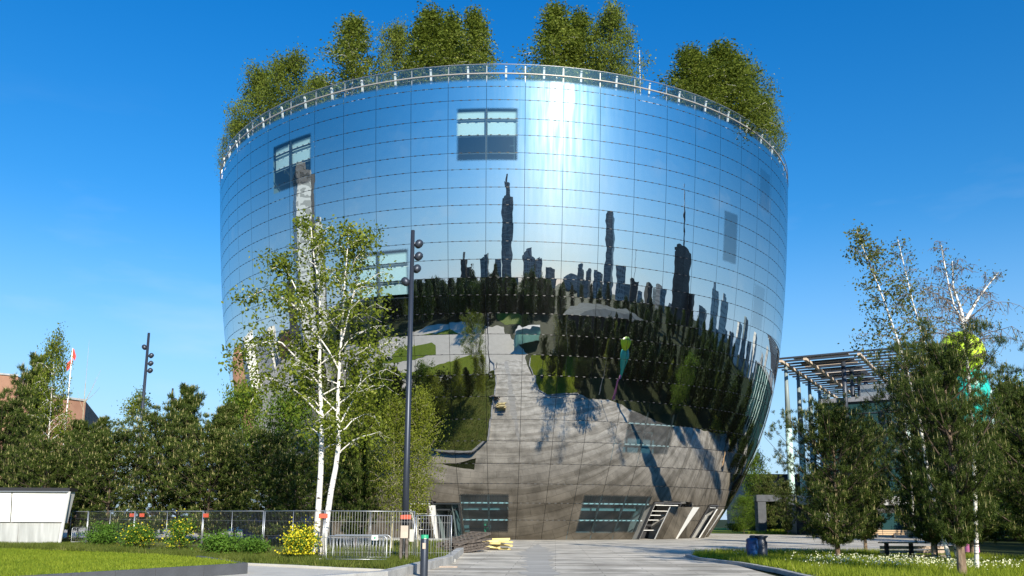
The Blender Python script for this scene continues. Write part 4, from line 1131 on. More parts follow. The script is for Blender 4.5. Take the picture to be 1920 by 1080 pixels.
# plank screen in the right bed and the long bench beyond
scr = thing('plank_fence', gp(1660, 1049), 'low fence of grey weathered rails and pale boards behind the grass', 'fence', rz=R(8))
for i, z in enumerate((.12, .29, .46, .63)):
    b = MB(); b.box((1.35, 0, z), (2.9, .03, .12)); b.build('plank', M['wood_pale'], scr)
for x in (.15, 1.2, 2.25):
    b = MB(); b.box((x, -.06, .4), (.14, .1, .8)); b.build('post', M['black'], scr)
b = MB(); b.box((1.35, -.02, .82), (2.9, .3, .05)); b.build('seat_board', M['galv'], scr)
bn = thing('long_bench', gp(1612, 1001), 'very long timber bench before the museum', 'bench', rz=R(3))
Lb = (gp(1770, 1001) - gp(1612, 1001)).length
for i, z in enumerate((.35, .52, .69)):
    for j in range(3):
        b = MB(); b.box((Lb * (j + .5) / 3, 0, z), (Lb / 3 - .05, .1, .13)); b.build('slat', M['wood_light'], bn)
for j in range(5):
    b = MB(); b.box((Lb * (j + .1) / 4.3, .1, .2), (.15, .5, .4)); b.build('leg', M['concrete_dark'], bn)

# yellow flowering bushes and green bushes
def bush(loc, w, h, seed, label, n, flowers=0, cat='bush', name='green_bush', leaf=.09, mt=None, fz=(.5, 1)):
    if seed < 10: w *= 1.25; h *= 1.5; n = int(n * 1.6); flowers = int(flowers * 1.5)
    rg = np.random.default_rng(seed); t = thing(name, loc, label, cat)
    cs = rg.normal(0, 1, (16, 3)); cs = unit(cs) * rg.uniform(.3, 1, (16, 1)) * np.array([w * .38, w * .38, h * .36]) + np.array([0, 0, h * .5])
    P = cs[rg.integers(0, 16, n)] + rg.normal(0, 1, (n, 3)) * np.array([w * .12, w * .12, h * .13]); P[:, 2] = np.clip(P[:, 2], .02, h * 1.1)
    V, F = quads_at(P, leaf, rg, .75); link('leaves', mesh_np('leaves', V, F, mt or M['shrub_leaf']), t)
    W = Wood()
    for k in range(7): W.tube([np.array([0, 0, 0.]), cs[k] * .5 + np.array([0, 0, .02]), cs[k]], .015, .006, 4)
    link('stems', mesh_np('stems', W.V, W.F, M['dark_bark']), t)
    if flowers:
        P = cs[rg.integers(0, 16, flowers)] + rg.normal(0, 1, (flowers, 3)) * np.array([w * .16, w * .16, h * .17]); P[:, 2] = np.clip(P[:, 2], h * fz[0] * .4, h * 1.2)
        V, F = quads_at(P, .075, rg, .95); props(link('flowers', mesh_np('flowers', V, F, M['flower']), t), kind='stuff')
    return t
bush(gp(570, 1056, .05), 1.15, .95, 1, 'bright yellow flowering bush at the foot of the twin birch', 900, 1100, name='yellow_bush')
bush(gp(340, 1044, .05), 1.3, 1.1, 2, 'taller loose yellow-flowered bush before the fence', 1000, 260, name='yellow_bush')
bush(gp(262, 1040, .05), 1.5, .9, 3, 'green bush topped with yellow flowers by the fence', 1500, 220, name='yellow_bush')
bush(gp(200, 1036, .05), 2.0, .9, 4, 'broad green bush nearest the white cabin', 2200)
bush(gp(425, 1052, .05), 1.6, .85, 5, 'dense green bush at the corner of the left lawn', 2200)
bush(gp(480, 1052, .05), 1.1, .55, 6, 'low green bush between the corner bush and the yellow one', 1200)
for i, (px, py, w, h, l) in enumerate(((1440, 990, 5, 1.6, 'pale scrub at the bowl foot on the right'), (1385, 992, 3.5, 1.2, 'low scrub nearest the bowl on the right'))):
    bush(gp(px, py), w, h, 20 + i, l, 2200, name='scrub', leaf=.2, mt=M['weed'])
bush(gp(1868, 1002), 9, 3.0, 25, 'autumn-gold bush far behind the leaning pine', 2500, 900, name='gold_bush', leaf=.3, mt=M['yellow_leaf'])

# ================================================================ trees in view
# twin birch before the bowl: trunks follow their curved lines
def px3(px, py, d): v = at(px, py, d); return (v.x, v.y, v.z)
twin1 = [px3(595, 1040, 34), px3(603, 900, 34), px3(605, 800, 34), px3(598, 700, 34), px3(600, 620, 34), px3(597, 540, 34), px3(585, 480, 34.2), px3(578, 410, 34.4)]
twin2 = [px3(607, 1046, 33.6), px3(622, 930, 33.7), px3(637, 850, 33.8), px3(633, 760, 34), px3(637, 680, 34), px3(641, 600, 33.9), px3(645, 520, 33.8), px3(652, 430, 33.8)]
side = [[px3(637, 700, 34), px3(615, 660, 33.8), px3(560, 585, 33.6), px3(500, 545, 33.4), px3(450, 570, 33.4)],
        [px3(603, 730, 34), px3(570, 690, 33.7), px3(520, 640, 33.4), px3(470, 655, 33.2), px3(430, 680, 33.2)],
        [px3(641, 640, 34), px3(660, 560, 34.2), px3(680, 470, 34.3), px3(690, 440, 34.3)],
        [px3(598, 660, 34), px3(560, 560, 34.4), px3(530, 500, 34.5), px3(505, 510, 34.5)],
        [px3(600, 780, 34), px3(560, 740, 33.6), px3(500, 710, 33.4), px3(470, 760, 33.3)],
        [px3(637, 800, 34), px3(670, 740, 34.2), px3(695, 640, 34.4)]]
base = Vector(twin1[0]) ; base.z = .25
def rel(pts): return [(p[0] - base.x, p[1] - base.y, p[2] - .25) for p in pts]
(wv, wf), (lv, lf) = leafy(13, 5.8, .26, 31, 'birch', nb=46, leaves=8600, leaf=.155, tr=.15, trunks=[trunk_path(0, None, ctrl=rel(twin1)), trunk_path(0, None, ctrl=rel(twin2))], hang=.55, clump=.2)
W = Wood(); rgx = np.random.default_rng(5); tp = []
for s_ in side:
    q = rel(s_); W.tube(trunk_path(0, None, ctrl=q)[::1], .042, .01, 6)
    for p in trunk_path(0, None, ctrl=q)[4:]:
        for _ in range(4): tp.append(np.array(p) + rgx.normal(0, .3, 3))
tp = np.array(tp); P = tp[rgx.integers(0, len(tp), 5400)] + rgx.normal(0, .2, (5400, 3)); v2, f2 = quads_at(P, .16, rgx, .62, .3)
tw = thing('twin_birch', base, 'tall white-barked twin birch standing before the bowl', 'tree')
wvv = list(wv) + list(W.V); wff = list(wf) + [tuple(i + len(wv) for i in f) for f in W.F]
link('trunk', mesh_np('trunk', wvv, wff, BB, True), tw)
link('crown', mesh_np('crown', np.concatenate([lv, v2]), np.concatenate([lf, f2 + len(lv)]), M['birch_leaf']), tw)

def T(key, px, ytop, depth, width, label, name, zg=.2, rz=0.0, H=8.0, Wd=None, cat='tree', group=None, base_px=None):
    """plant a tree whose top is seen at (px, ytop) and whose foot stands at that depth"""
    v = at(px, ytop, depth); h = v.z - zg
    nat = {'pineA': (8, 5.6), 'pineB': (8, 4.6), 'pineC': (8, 6.6), 'pineD': (8, 5.4), 'birchA': (11, 4.4), 'birchB': (11, 4.8), 'birchC': (8, 4.2), 'birchE': (8, 3.8), 'coneR': (11, 5.2), 'roundR': (9, 6), 'roundD': (9, 6.4), 'broadA': (7, 5.4), 'poplarA': (15, 3.6), 'parkA': (13, 9), 'parkB': (14, 8)}[key]
    wm = width * depth / FPX * ((1.4 if key == 'roundR' else 2.1) if zg > 30 else 1.0); h *= .94 if zg > 30 else 1.0
    return plant(key, name, (v.x, depth, zg), label, cat, group, rz, wm / nat[1], h / nat[0])
Lt = [
 ('pineA', 70, 682, 60, 150, 'tall dark pine in front of the brick building', 'pine_tree', 0.4),
 ('birchA', 108, 640, 57, 90, 'slim birch rising above the pine near the brick building', 'birch_tree', 1.0),
 ('pineC', 5, 775, 52, 170, 'bushy pine at the left edge above the white cabin', 'pine_tree', 2.2),
 ('pineB', 150, 800, 54, 130, 'pine to the right of the brick building corner', 'pine_tree', 1.2),
 ('pineA', 195, 795, 58, 110, 'smaller pine just left of the far birch', 'pine_tree', 3.0),
 ('birchA', 262, 748, 62, 95, 'drooping birch left of the lamp post in the pines', 'birch_tree', 2.0),
 ('pineC', 90, 850, 50, 150, 'low wide pine over the cabin roof', 'pine_tree', 4.0),
 ('pineC', 215, 838, 49, 170, 'wide pine behind the first green bush', 'pine_tree', 5.0),
 ('pineA', 350, 735, 53, 150, 'highest pine right of the lamp post', 'pine_tree', .7),
 ('pineC', 300, 800, 50, 150, 'pine crossing the lamp post in the left group', 'pine_tree', 1.9),
 ('pineB', 425, 765, 52, 150, 'dark pine left of the broadleaf tree', 'pine_tree', 2.9),
 ('pineC', 400, 830, 47, 190, 'wide dark pine above the corner bush', 'pine_tree', 3.9),
 ('broadA', 455, 745, 56, 120, 'bright broadleaf tree at the bowl\'s left edge', 'broadleaf_tree', .9),
 ('broadA', 540, 758, 50, 150, 'leafy tree behind the left birch trunk', 'broadleaf_tree', 2.0),
 ('pineC', 510, 835, 45, 170, 'dark pine left of the twin birch', 'pine_tree', .2),
 ('birchC', 630, 770, 52, 130, 'young birch behind the two white trunks', 'birch_tree', .5),
 ('birchC', 680, 745, 47, 110, 'yellow-green young birch between trunks and lamp post', 'birch_tree', 2.5),
 ('birchE', 742, 760, 42, 100, 'slender young birch just left of the lamp post', 'birch_tree', 1.5),
 ('birchE', 790, 745, 43, 90, 'yellow-green young birch right of the lamp post', 'birch_tree', 4.5),
 ('pineB', 675, 800, 43, 120, 'thin pine with brown trunk behind the fence', 'pine_tree', 4.4),
 ('pineD', 560, 860, 43, 140, 'thin dark pine before the blue shade by the bowl', 'pine_tree', 3.3),
]
for key, px, yt, dep, wd, lab, nm, rz in Lt: T(key, px, yt, dep, wd, lab, nm, .2, rz)
# bare young birch left
W = Wood(); rg = np.random.default_rng(77)
v0, v1 = at(158, 900, 56), at(160, 728, 56); pts = [np.array([0, 0, 0.]), np.array([v1.x - v0.x + .1, 0, (v1.z - .2) * .6]), np.array([v1.x - v0.x, 0, v1.z - .2])]
W.tube(pts, .06, .012, 6)
for k in range(16):
    t = rg.uniform(.35, 1); p = pts[0] * (1 - t) + pts[2] * t; d = rg.normal(0, .5, 3); d[2] = abs(d[2]) + .4; W.tube([p, p + d, p + d * 1.7 + np.array([0, 0, .2])], .018, .005, 3)
o = thing('bare_birch', (v0.x, 56, .2), 'thin nearly bare birch right of the brick building corner', 'tree'); link('trunk', mesh_np('trunk', W.V, W.F, M['young_bark'], True), o)

# roof terrace trees
Rt = [('roundR', 440, 228, 80, 50, 'small tree at the far left end of the terrace'), ('roundR', 487, 135, 76, 90, 'round tree left in the left terrace group'), ('roundR', 540, 108, 72, 100, 'largest round tree of the left terrace group'),
      ('roundR', 592, 148, 70, 60, 'low dark tree right of the left terrace group'), ('coneR', 660, 26, 66, 88, 'cone-shaped birch alone on the terrace left'), ('roundR', 737, 50, 66, 74, 'compact dark tree beside the cone-shaped birch'),
      ('birchB', 800, 10, 66, 90, 'high birch with two tips left of the terrace gap'), ('birchB', 838, 18, 68, 80, 'birch in the middle of the left centre group'), ('birchB', 882, 12, 65, 76, 'birch at the right of the left centre group'),
      ('birchB', 1034, 0, 65, 90, 'tallest birch right of the terrace gap'), ('birchB', 1078, 12, 67, 80, 'birch second in the right centre group'), ('roundR', 1138, 14, 65, 96, 'dense dark tree left of the roof kiosk'),
      ('birchB', 1285, 80, 67, 90, 'birch first right of the roof kiosk'), ('birchB', 1345, 72, 69, 100, 'highest birch of the right terrace group'), ('roundR', 1385, 112, 72, 92, 'round tree in the right terrace group'),
      ('roundR', 1428, 178, 74, 58, 'last dark tree at the right end of the terrace'), ('roundR', 1310, 120, 70, 110, 'broad lower tree filling the right terrace group'),]
for i, (key, px, yt, dep, wd, lab) in enumerate(Rt): T(key, px, yt, dep, wd, lab, 'terrace_tree', 33.4, i * 1.3)

# right side
make_pine('pineBig', M['pine_needle'], PB, h=8, width=6.2, seed=41, whorls=11, per=7, tufts=11, needles=34, nl=.17, nw=.023, tr=.25, crown0=.14, kind='round', spread=.11, lv=(.4, 1.25))
make_pine('pineMid', M['pine_needle'], PB, h=8, width=6.4, seed=42, whorls=15, per=8, tufts=7, needles=30, nl=.18, nw=.026, tr=.17, crown0=.1, kind='birch', spread=.1, lv=(.45, 1.25))
def TP(key, foot, topx, ytop, width, label, rz, nat, name='pine_tree'):
    v = at(topx, ytop, foot[1]); 
    o = plant(key, name, foot, label, 'tree', None, rz, width * foot[1] / FPX / nat[1], (v.z - foot[2]) / nat[0])
    return o
TP('pineMid', gp(1576, 1046, .1), 1580, 765, 200, 'bushy pine in the grass bed nearest the bins', .3, (8, 6.4))
TP('pineBig', (12.75, 24.0, .1), 1728, 655, 215, 'big foreground pine with thick pale trunk in the long grass', 1.1, (8, 6.2))
TP('pineMid', (16.0, 32.0, .1), 1690, 700, 190, 'pine behind the thick-trunked foreground pine', 2.0, (8, 6.4))
o = TP('pineBig', (17.4, 28.4, .1), 1912, 715, 220, 'leaning pine with pale trunk at the right edge', 4.0, (8, 6.2)); o.rotation_euler = (R(-2), R(-6), 4.0)
TP('pineMid', (20.5, 37.5, .1), 1850, 790, 240, 'lower pine at the back of the right bed', 5.0, (8, 6.4))
TP('pineMid', (17.2, 41, .1), 1640, 800, 130, 'slim pine far in the bed left of the planks', 5.7, (8, 6.4))
# right birches: leaning stems
M['twig'] = mat('birch_twig', (0.22, 0.17, 0.13), .8, var=.3, vscale=6)
def free_birch(ctrl, label, seed, leaves, nb, width, crown0, leaf=.12, tr=.1, extra=None, hang=.7, name='birch_tree', clump=.16, twigs=3):
    base = Vector(ctrl[0]); rel = lambda pts: [(p[0] - base.x, p[1] - base.y, p[2] - base.z) for p in pts]
    paths = [trunk_path(0, None, ctrl=rel(ctrl))] + [trunk_path(0, None, ctrl=rel(e)) for e in (extra or [])]
    (wv, wf), (lv, lf) = leafy(8, width, crown0, seed, 'birch', nb=nb, leaves=leaves, leaf=leaf, tr=tr, trunks=paths, hang=hang, clump=clump, twigs=twigs)
    t = thing(name, base, label, 'tree'); link('trunk', mesh_np('trunk', wv, wf, [BB, M['twig']], True, fm=leafy.big), t); link('crown', mesh_np('crown', lv, lf, M['dusk_leaf']), t); return t
free_birch([px3(1790, 1062, 31), px3(1745, 900, 31), px3(1722, 760, 31), px3(1690, 650, 31), px3(1650, 540, 31), px3(1620, 470, 31), px3(1603, 425, 31)], 'birch leaning left with hanging leafy twigs', 51, 4200, 44, 3.2, .42, tr=.085)
free_birch([px3(1800, 1055, 33), px3(1770, 850, 33), px3(1740, 660, 33), px3(1710, 560, 33), px3(1690, 480, 33), px3(1680, 440, 33)], 'sparse birch between the leaning one and the bare one', 52, 900, 40, 2.4, .6, tr=.06, leaf=.1)
free_birch([px3(1836, 1066, 27), px3(1830, 900, 27), px3(1822, 760, 27), px3(1812, 660, 27), px3(1806, 596, 27), px3(1784, 560, 27), px3(1765, 470, 27), px3(1762, 450, 27)], 'almost bare birch with mottled white trunk and forked top', 53, 1200, 70, 3.4, .62, leaf=.075, tr=.075,
           extra=[[px3(1806, 600, 27), px3(1800, 570, 27.1), px3(1785, 530, 27.2), px3(1783, 480, 27.2)], [px3(1806, 596, 27), px3(1835, 545, 26.9), px3(1870, 500, 26.8)]], hang=.9, twigs=5)
free_birch([px3(1716, 990, 45), px3(1712, 900, 45), px3(1700, 800, 45), px3(1690, 720, 45)], 'thin pale birch stem near the long bench', 54, 900, 24, 2.5, .4, tr=.09)
for i, (px, yt, dep, wd, lab) in enumerate(((1415, 850, 112, 60, 'small tree peeping out behind the bowl at right'), (1440, 895, 105, 60, 'dark small pine before the grey concrete portal'), (1395, 930, 100, 50, 'low dark tree at the bowl foot right'), (1475, 905, 95, 50, 'dark small pine beside the concrete portal'), (1905, 720, 60, 160, 'dark tree beyond the leaning pine at the right edge'))):
    T('pineC' if i in (1, 3) else 'broadA', px, yt, dep, wd, lab, 'small_tree', 0, i)

# ================================================================ museum on the right
M['mus_green'] = mat('museum_green_glass', (0.02, 0.06, 0.065), .15, var=.2, vscale=.3)
M['mus_steel'] = mat('museum_steel_dark', (0.05, 0.06, 0.08), .45, metal=.3)
M['mus_col'] = mat('museum_column_mint', (0.5, 0.68, 0.62), .5)
M['mus_post'] = mat('museum_post_grey', (0.22, 0.27, 0.27), .5)
M['mus_beige'] = mat('museum_beige_slat', (0.62, 0.5, 0.38), .6)
M['mus_conc'] = mat('museum_concrete', (0.2, 0.21, 0.24), .8, var=.15, vscale=1)
Z = 22.0
c0, c1, c2, c3 = gp(1462, 667, Z), gp(1617, 651, Z), gp(1725, 707, Z), gp(1562, 718, Z)
mus = thing('museum_building', (c0.x, c0.y, 0), 'museum with dark glass block under a high slatted steel canopy on mint columns', 'building')
ux = (c1 - c0).normalized(); uy = Vector((-ux.y, ux.x, 0))
if uy.y < 0: uy = -uy
Lx = (c1 - c0).length; Ly = 38
def mp3(x, y, z): v = ux * x + uy * y; return Vector((v.x, v.y, z))
can = link('canopy', None, mus)
for x in (0.3, Lx * .33, Lx - .3, Lx + 8):
    b = MB(); b.bar(mp3(x, -1, Z - .5), mp3(x, Ly, Z - .5), .4, .3); b.build('girder', M['mus_beige'], can)
for i in range(19):
    y = i * Ly / 18; b = MB(); b.bar(mp3(-1.8, y, Z), mp3(Lx + 10, y, Z), .35, .2); b.build('louvre', M['mus_steel'], can)
for i in range(9):
    y = 3 + i * 3.4; b = MB(); b.bar(mp3(1.2, y, Z + .3), mp3(Lx - 2, y, Z + .3), 2.0, .1); b.build('roof_slat', M['mus_beige'], can)
for i in range(6):
    y = 2 + i * 7
    b = MB(); b.tube([mp3(.2, y, 0), mp3(.2, y, Z * .6)], .42, 10); b.tube([mp3(.2, y, Z * .6), mp3(.2, y, Z - .3)], [.38, .2], 10, 1); b.build('column', [M['mus_col'], M['mus_post']], mus)
for i in range(4):
    y = 4 + i * 6
    b = MB(); b.tube([mp3(Lx * .7, y, 12), mp3(Lx * .7, y, Z - .4)], .3, 8); b.build('strut', M['mus_steel'], mus)
def blk(name, x0, x1, y0, y1, z0, z1, mt):
    b = MB(); b.prism([mp3(x0, y0, 0)[:2], mp3(x1, y0, 0)[:2], mp3(x1, y1, 0)[:2], mp3(x0, y1, 0)[:2]], z0, z1); return b.build(name, mt, mus)
blk('glass_block', 4, 26, 5, 36, 0, 16.5, M['mus_green'])
blk('parapet', 3.6, 26.4, 4.6, 36.4, 16.5, 17.1, M['mus_conc'])
blk('plant_room', 8, 12, 9, 15, 17.1, 19.2, M['galv'])
b = MB(); b.lathe(mp3(14, 12, 17.1), [(1.2, 0), (1.2, 1.9), (0, 1.9)], 14); b.build('roof_tank', M['mus_conc'], mus)
for i in range(5):
    b = MB(); b.tube([mp3(14 + i * 2.2, 2.5, 0), mp3(14 + i * 2.2, 2.5, 17)], .28, 8); b.build('column', M['mus_col'], mus)
for i in range(12):
    b = MB(); b.bar(mp3(4, 4.9, 1.4 * i + 1), mp3(26, 4.9, 1.4 * i + 1), .08, .08); b.build('transom', M['mus_steel'], mus)
# low dark wing toward the bowl with its concrete portal
w0 = gp(1395, 985); wdp = 128
def P2(px, py, d): v = at(px, py, d); return v
wing = thing('museum_wing', (P2(1400, 985, 128).x, 128, 0), 'low dark wing with teal wall between bowl and museum', 'building')
xa, xb_ = P2(1405, 985, 128).x - wing.location.x, P2(1530, 985, 128).x - wing.location.x + 5
for z0, z1, mt, nm in ((7.5, 8.6, M['mus_steel'], 'roof_edge'), (5.2, 7.5, M['mus_conc'], 'upper_wall'), (0, 5.2, M['black'], 'lower_wall')):
    b = MB(); b.prism([(xa, 0), (xb_, 0), (xb_, 12), (xa, 12)], z0, z1); b.build(nm, mt, wing)
b = MB(); b.box((xa + 9.2, -.5, 4.2), (2.6, .8, 6.4)); b.build('teal_wall', mat('teal_cladding', (0.012, 0.05, 0.07), .5), wing)
for i in range(4):
    b = MB(); b.box((xa + 1.5 + i * 2, -.05, 6.4), (1.3, .1, .9)); b.build('window', M['black'], wing)
por = thing('concrete_portal', P2(1425, 984, 104), 'grey concrete portal frame right of the bowl foot', 'portal'); por.location.z = 0
sc_ = 104 / FPX
pw = 68 * sc_
for x in (.35, pw - .6):
    b = MB(); b.box((x, 0, 1.95), (1.0, 1.4, 3.9)); b.build('pier', M['concrete_dark'], por)
b = MB(); b.box((pw / 2, 0, 4.3), (pw + .6, 1.6, .8)); b.build('lintel', M['concrete_dark'], por)
# sign box with lettering
sg = thing('museum_sign', P2(1550, 972, 90), 'long white sign box with the museum name in grey letters', 'sign', rz=R(4))
ws = 84 * 90 / FPX; hs_ = 20 * 90 / FPX
b = MB(); b.box((ws / 2, .2, hs_ / 2), (ws, .35, hs_)); b.build('sign_box', mat('sign_white', (0.62, 0.64, 0.67), .5), sg)
tcu = bpy.data.curves.new('lettering', 'FONT'); tcu.body = 'Nieuwe Instituut'; tcu.size = .95; tcu.extrude = .015; tcu.materials.append(mat('sign_letter', (0.2, 0.22, 0.26), .6))
tmp_ = bpy.data.objects.new('tmp', tcu); COL.objects.link(tmp_); bpy.context.view_layer.update(); me_ = bpy.data.meshes.new_from_object(tmp_.evaluated_get(bpy.context.evaluated_depsgraph_get())); bpy.data.objects.remove(tmp_)
o = link('lettering', me_, sg, (.12, -.0, .2)); o.rotation_euler = (math.pi / 2, 0, 0); o.scale = (ws / 7.4, 1, 1)
low = thing('ground_floor_block', (P2(1500, 985, 96).x, 96, 0), 'dark ground floor under the museum behind the sign', 'building')
b = MB(); b.box((11, 2, 1.7), (22, 3, 3.4)); b.build('wall', M['black'], low)
b = MB(); b.box((11, .4, 3.9), (22, 1.2, 1.0)); b.build('canopy_edge', M['concrete'], low)
for i in range(5): 
    b = MB(); b.box((3 + i * 4, .44, 1.4), (2.6, .08, 2.2)); b.build('window', M['mus_green'], low)

# tall balloon-like sculpture behind the pines
M['scul_green'] = mat('sculpture_lime', (0.5, 0.75, 0.01), .45, bump=.9, bscale=2.5, col2=(.62, .88, .02), vscale=3)
M['scul_teal'] = mat('sculpture_teal', (0.02, 0.5, 0.42), .3); M['scul_pink'] = mat('sculpture_pink', (0.75, 0.22, 0.42), .3)
sx_, sy_ = 25.3, 46.5
sc = thing('balloon_sculpture', (sx_, sy_, 0), 'tall sculpture, lime ball on teal bulb and pink stem, behind the pines', 'sculpture')
b = MB(); b.lathe((.35, 0, 11.1), [(0, -1.3)] + [(1.25 * math.sin(a), -1.3 * math.cos(a)) for a in [i * math.pi / 12 for i in range(1, 12)]] + [(0, 1.3)], 20); b.build('ball', M['scul_green'], sc)
b = MB(); b.lathe((.6, 0, 7.2), [(.2, -2.2), (.45, -1), (.9, .6), (1.12, 1.8), (1.0, 2.6), (.5, 3.0)], 18); b.build('bulb', M['scul_teal'], sc)
b = MB(); b.tube([(0, 0, .3), (.15, 0, 2.4), (.5, 0, 5.4)], [.28, .2, .26], 12); b.build('stem', M['scul_pink'], sc)
b = MB(); b.lathe((0, 0, 0), [(.42, 0), (.38, .6), (.28, 1.4), (.2, 1.9)], 16); b.build('foot', M['scul_pink'], sc)

# brick building left, and the red and white flag before it
M['brick_far'] = mat('brick_wall', (0.27, 0.14, 0.09), .9, col2=(0.34, 0.19, 0.125), vscale=.5, bump=.2)
e0, e1, e2 = at(-260, 715, 120), at(162, 757, 165), at(40, 717, 150)
bk = thing('brick_building', (-100, 150, 0), 'long red-brown brick building behind the pines at left', 'building')
pA, pB = at(-300, 700, 135), at(34, 716, 150); pC = at(162, 757, 162)
rel2 = lambda v: (v.x + 100, v.y - 150)
b = MB(); b.prism([rel2(pA), rel2(pB), (rel2(pB)[0] - 10, rel2(pB)[1] + 40), (rel2(pA)[0], rel2(pA)[1] + 40)], 0, pB.z); b.build('tower_wall', M['brick_far'], bk)
b = MB(); b.prism([(rel2(pB)[0], rel2(pB)[1] + .5), rel2(pC), (rel2(pC)[0] - 12, rel2(pC)[1] + 30), (rel2(pB)[0] - 8, rel2(pB)[1] + 40)], 0, pC.z - .5); b.build('wing_wall', M['brick_far'], bk)
b = MB(); b.bar((*rel2(pA), pB.z + .15), (*rel2(pB), pB.z + .15), .5, .3); b.build('parapet', M['concrete'], bk)
b = MB(); b.bar((*rel2(pB), pC.z - .3), (*rel2(pC), pC.z - .3), .5, .4); b.build('parapet', M['concrete'], bk)
for i in range(3):
    b = MB(); x = rel2(pB)[0] - 4 - i * 7; b.box((x, rel2(pB)[1] - 1.4 - .06 * 0, 20 - i), (2.4, .2, 2.0)); b.build('window', M['mus_green'], bk)
fl = thing('flagpole', (at(116, 900, 100).x, 100, 0), 'flagpole with limp red and white flag above the left trees', 'flag')
ft = at(116, 662, 100).z
b = MB(); b.tube([(0, 0, 0), (0, 0, ft)], .07, 6); b.build('pole', M['white'], fl)
b = MB(); b.add([(-.1, 0, ft), (.15, .05, ft - .1), (.45, .1, ft - 1.0), (.4, 0, ft - 1.6), (.1, .1, ft - 1.2), (-.6, 0, ft - 2.0), (-.5, .1, ft - 2.9), (-.2, 0, ft - 2.6), (0.05, .1, ft - 2.0)], [(0, 1, 4, 8), (1, 2, 3, 4), (8, 4, 5), (5, 6, 7, 8)]); b.build('flag_cloth', mat('flag_red', (0.65, 0.06, 0.05), .8), fl)
bs = thing('blue_skip', (at(520, 1000, 60).x, 62, 0), 'dark blue container under the bowl behind the fence', 'container')
b = MB(); b.add([(-2.6, -1, .2), (2.6, -1, .2), (2.6, 1, .2), (-2.6, 1, .2), (-2.9, -1.1, 2.0), (1.5, -1.1, 2.0), (1.5, 1.1, 2.0), (-2.9, 1.1, 2.0)], [(0, 1, 5, 4), (1, 2, 6, 5), (2, 3, 7, 6), (3, 0, 4, 7), (4, 5, 6, 7)]); b.build('tub', mat('container_blue', (0.01, 0.04, 0.15), .5), bs)
b = MB(); b.bar((-2.9, -1.15, 2.0), (1.5, -1.15, 2.0), .12); b.build('rim', M['bin_dark'], bs)

# ================================================================ the city and park behind the camera, mirrored in the bowl
def gnd(az, dist, z=0.0):                       # azimuth clockwise from straight back, distance from the bowl's front
    a = R(az); return (math.sin(a) * dist, 60 - math.cos(a) * dist, z)
def tower(az0, az1, el, dist, mt, label, parts=(), name='tower_block', cat='tower', depth=None, el0=17.0, roof=None, group='towers of the skyline mirrored in the bowl'):
    az = (az0 + az1) / 2; w = 2 * dist * math.tan(R(abs(az1 - az0)) / 2); h = el0 + dist * math.tan(R(el))
    d = depth or w * .8
    x, y, _ = gnd(az, dist + d / 2)
    t = thing(name, (x, y, 0), label, cat, group, R(-az))
    b = MB(); b.box((0, 0, h / 2), (w, d, h)); b.build('shaft', mt, t)
    for (fx, fw, fh0, fh1, m2) in parts:         # extra volumes in fractions
        b = MB(); b.box((fx * w, 0, h * (fh0 + fh1) / 2), (fw * w, d * .8, h * (fh1 - fh0))); b.build('roof_block' if fh0 >= .9 else 'side_volume', m2 or mt, t)
    return t, w, h
GT = win_grid_mat('tower_teal', (0.19, 0.24, 0.25), (0.07, 0.1, 0.12), 7, 7, .7, .6, .35)
GD = win_grid_mat('tower_dark', (0.02, 0.02, 0.022), (0.035, 0.035, 0.04), 5, 3.6, .5, .5, .4)
GG = win_grid_mat('tower_grey', (0.34, 0.35, 0.35), (0.08, 0.09, 0.11), 8, 6, .6, .5, .5)
GW = win_grid_mat('tower_white', (0.62, 0.6, 0.56), (0.2, 0.21, 0.22), 4.5, 3.6, .45, .35, .5)
GW2 = win_grid_mat('tower_white_bands', (0.8, 0.78, 0.74), (0.4, 0.4, 0.38), 400, 3.6, .99, .4, .5)
GDT = mat('tower_side_dark', (0.06, 0.06, 0.065), .6)
MAST = M['mus_steel']
tower(-.6, 3.2, 12.5, 900, GT, 'tallest slim teal tower mirrored in the bowl centre', [(0, .5, 1, 1.13, GT), (0, .15, 1.13, 1.2, MAST)])
tower(-8.2, -5.0, 4.4, 800, GT, 'rounded block left of the tall slim tower in the reflection', [(.2, .5, 1, 1.06, None)])
tower(-3.2, -.8, 4.3, 850, GG, 'grey slab tucked against the slim tower in the reflection')
tower(-15.2, -13.2, 3.7, 700, GD, 'dark block with mast at the left of the mirrored skyline', [(0, .08, 1, 1.25, MAST)])
tower(-12.8, -11.4, 2.6, 700, GD, 'small dark block beside the masted one in the reflection')
tower(7.6, 11.2, 5.0, 650, GG, 'ribbed grey tower with small roof crown in the reflection', [(0, .45, 1, 1.08, None)])
tower(11.4, 14.0, 4.6, 670, GG, 'slightly lower twin beside the ribbed tower in the reflection', [(0, .3, 1, 1.05, None)])
tower(16, 18.6, 2.4, 700, GT, 'low teal block right of the grey twins in the reflection')
tower(27.6, 29.4, 3.0, 800, GT, 'first of three middling blocks in the reflection', [(0, .5, 1, 1.06, None)])
tower(30.6, 32.2, 2.8, 800, GT, 'second of three middling blocks in the reflection', [(0, .5, 1, 1.06, None)])
tower(33.6, 37.2, 2.8, 800, GG, 'third and widest of three middling blocks in the reflection')
tower(37.6, 41.0, 11.4, 800, GT, 'tall plain teal tower right of centre in the reflection')
tower(42, 46.6, 4.4, 600, GG, 'ribbed block beside the tall plain tower in the reflection')
t, w, h = tower(48, 51.6, 3.2, 600, GD, 'dark block with a crane in the reflection')
b = MB(); b.bar((0, 0, h), (0, 0, h + 45), 1.5); b.bar((-14, 0, h + 38), (8, 0, h + 44), 1.2); b.build('crane', MAST, t)
tower(54.6, 57.6, 3.0, 600, GD, 'small dark block left of the black tower in the reflection')
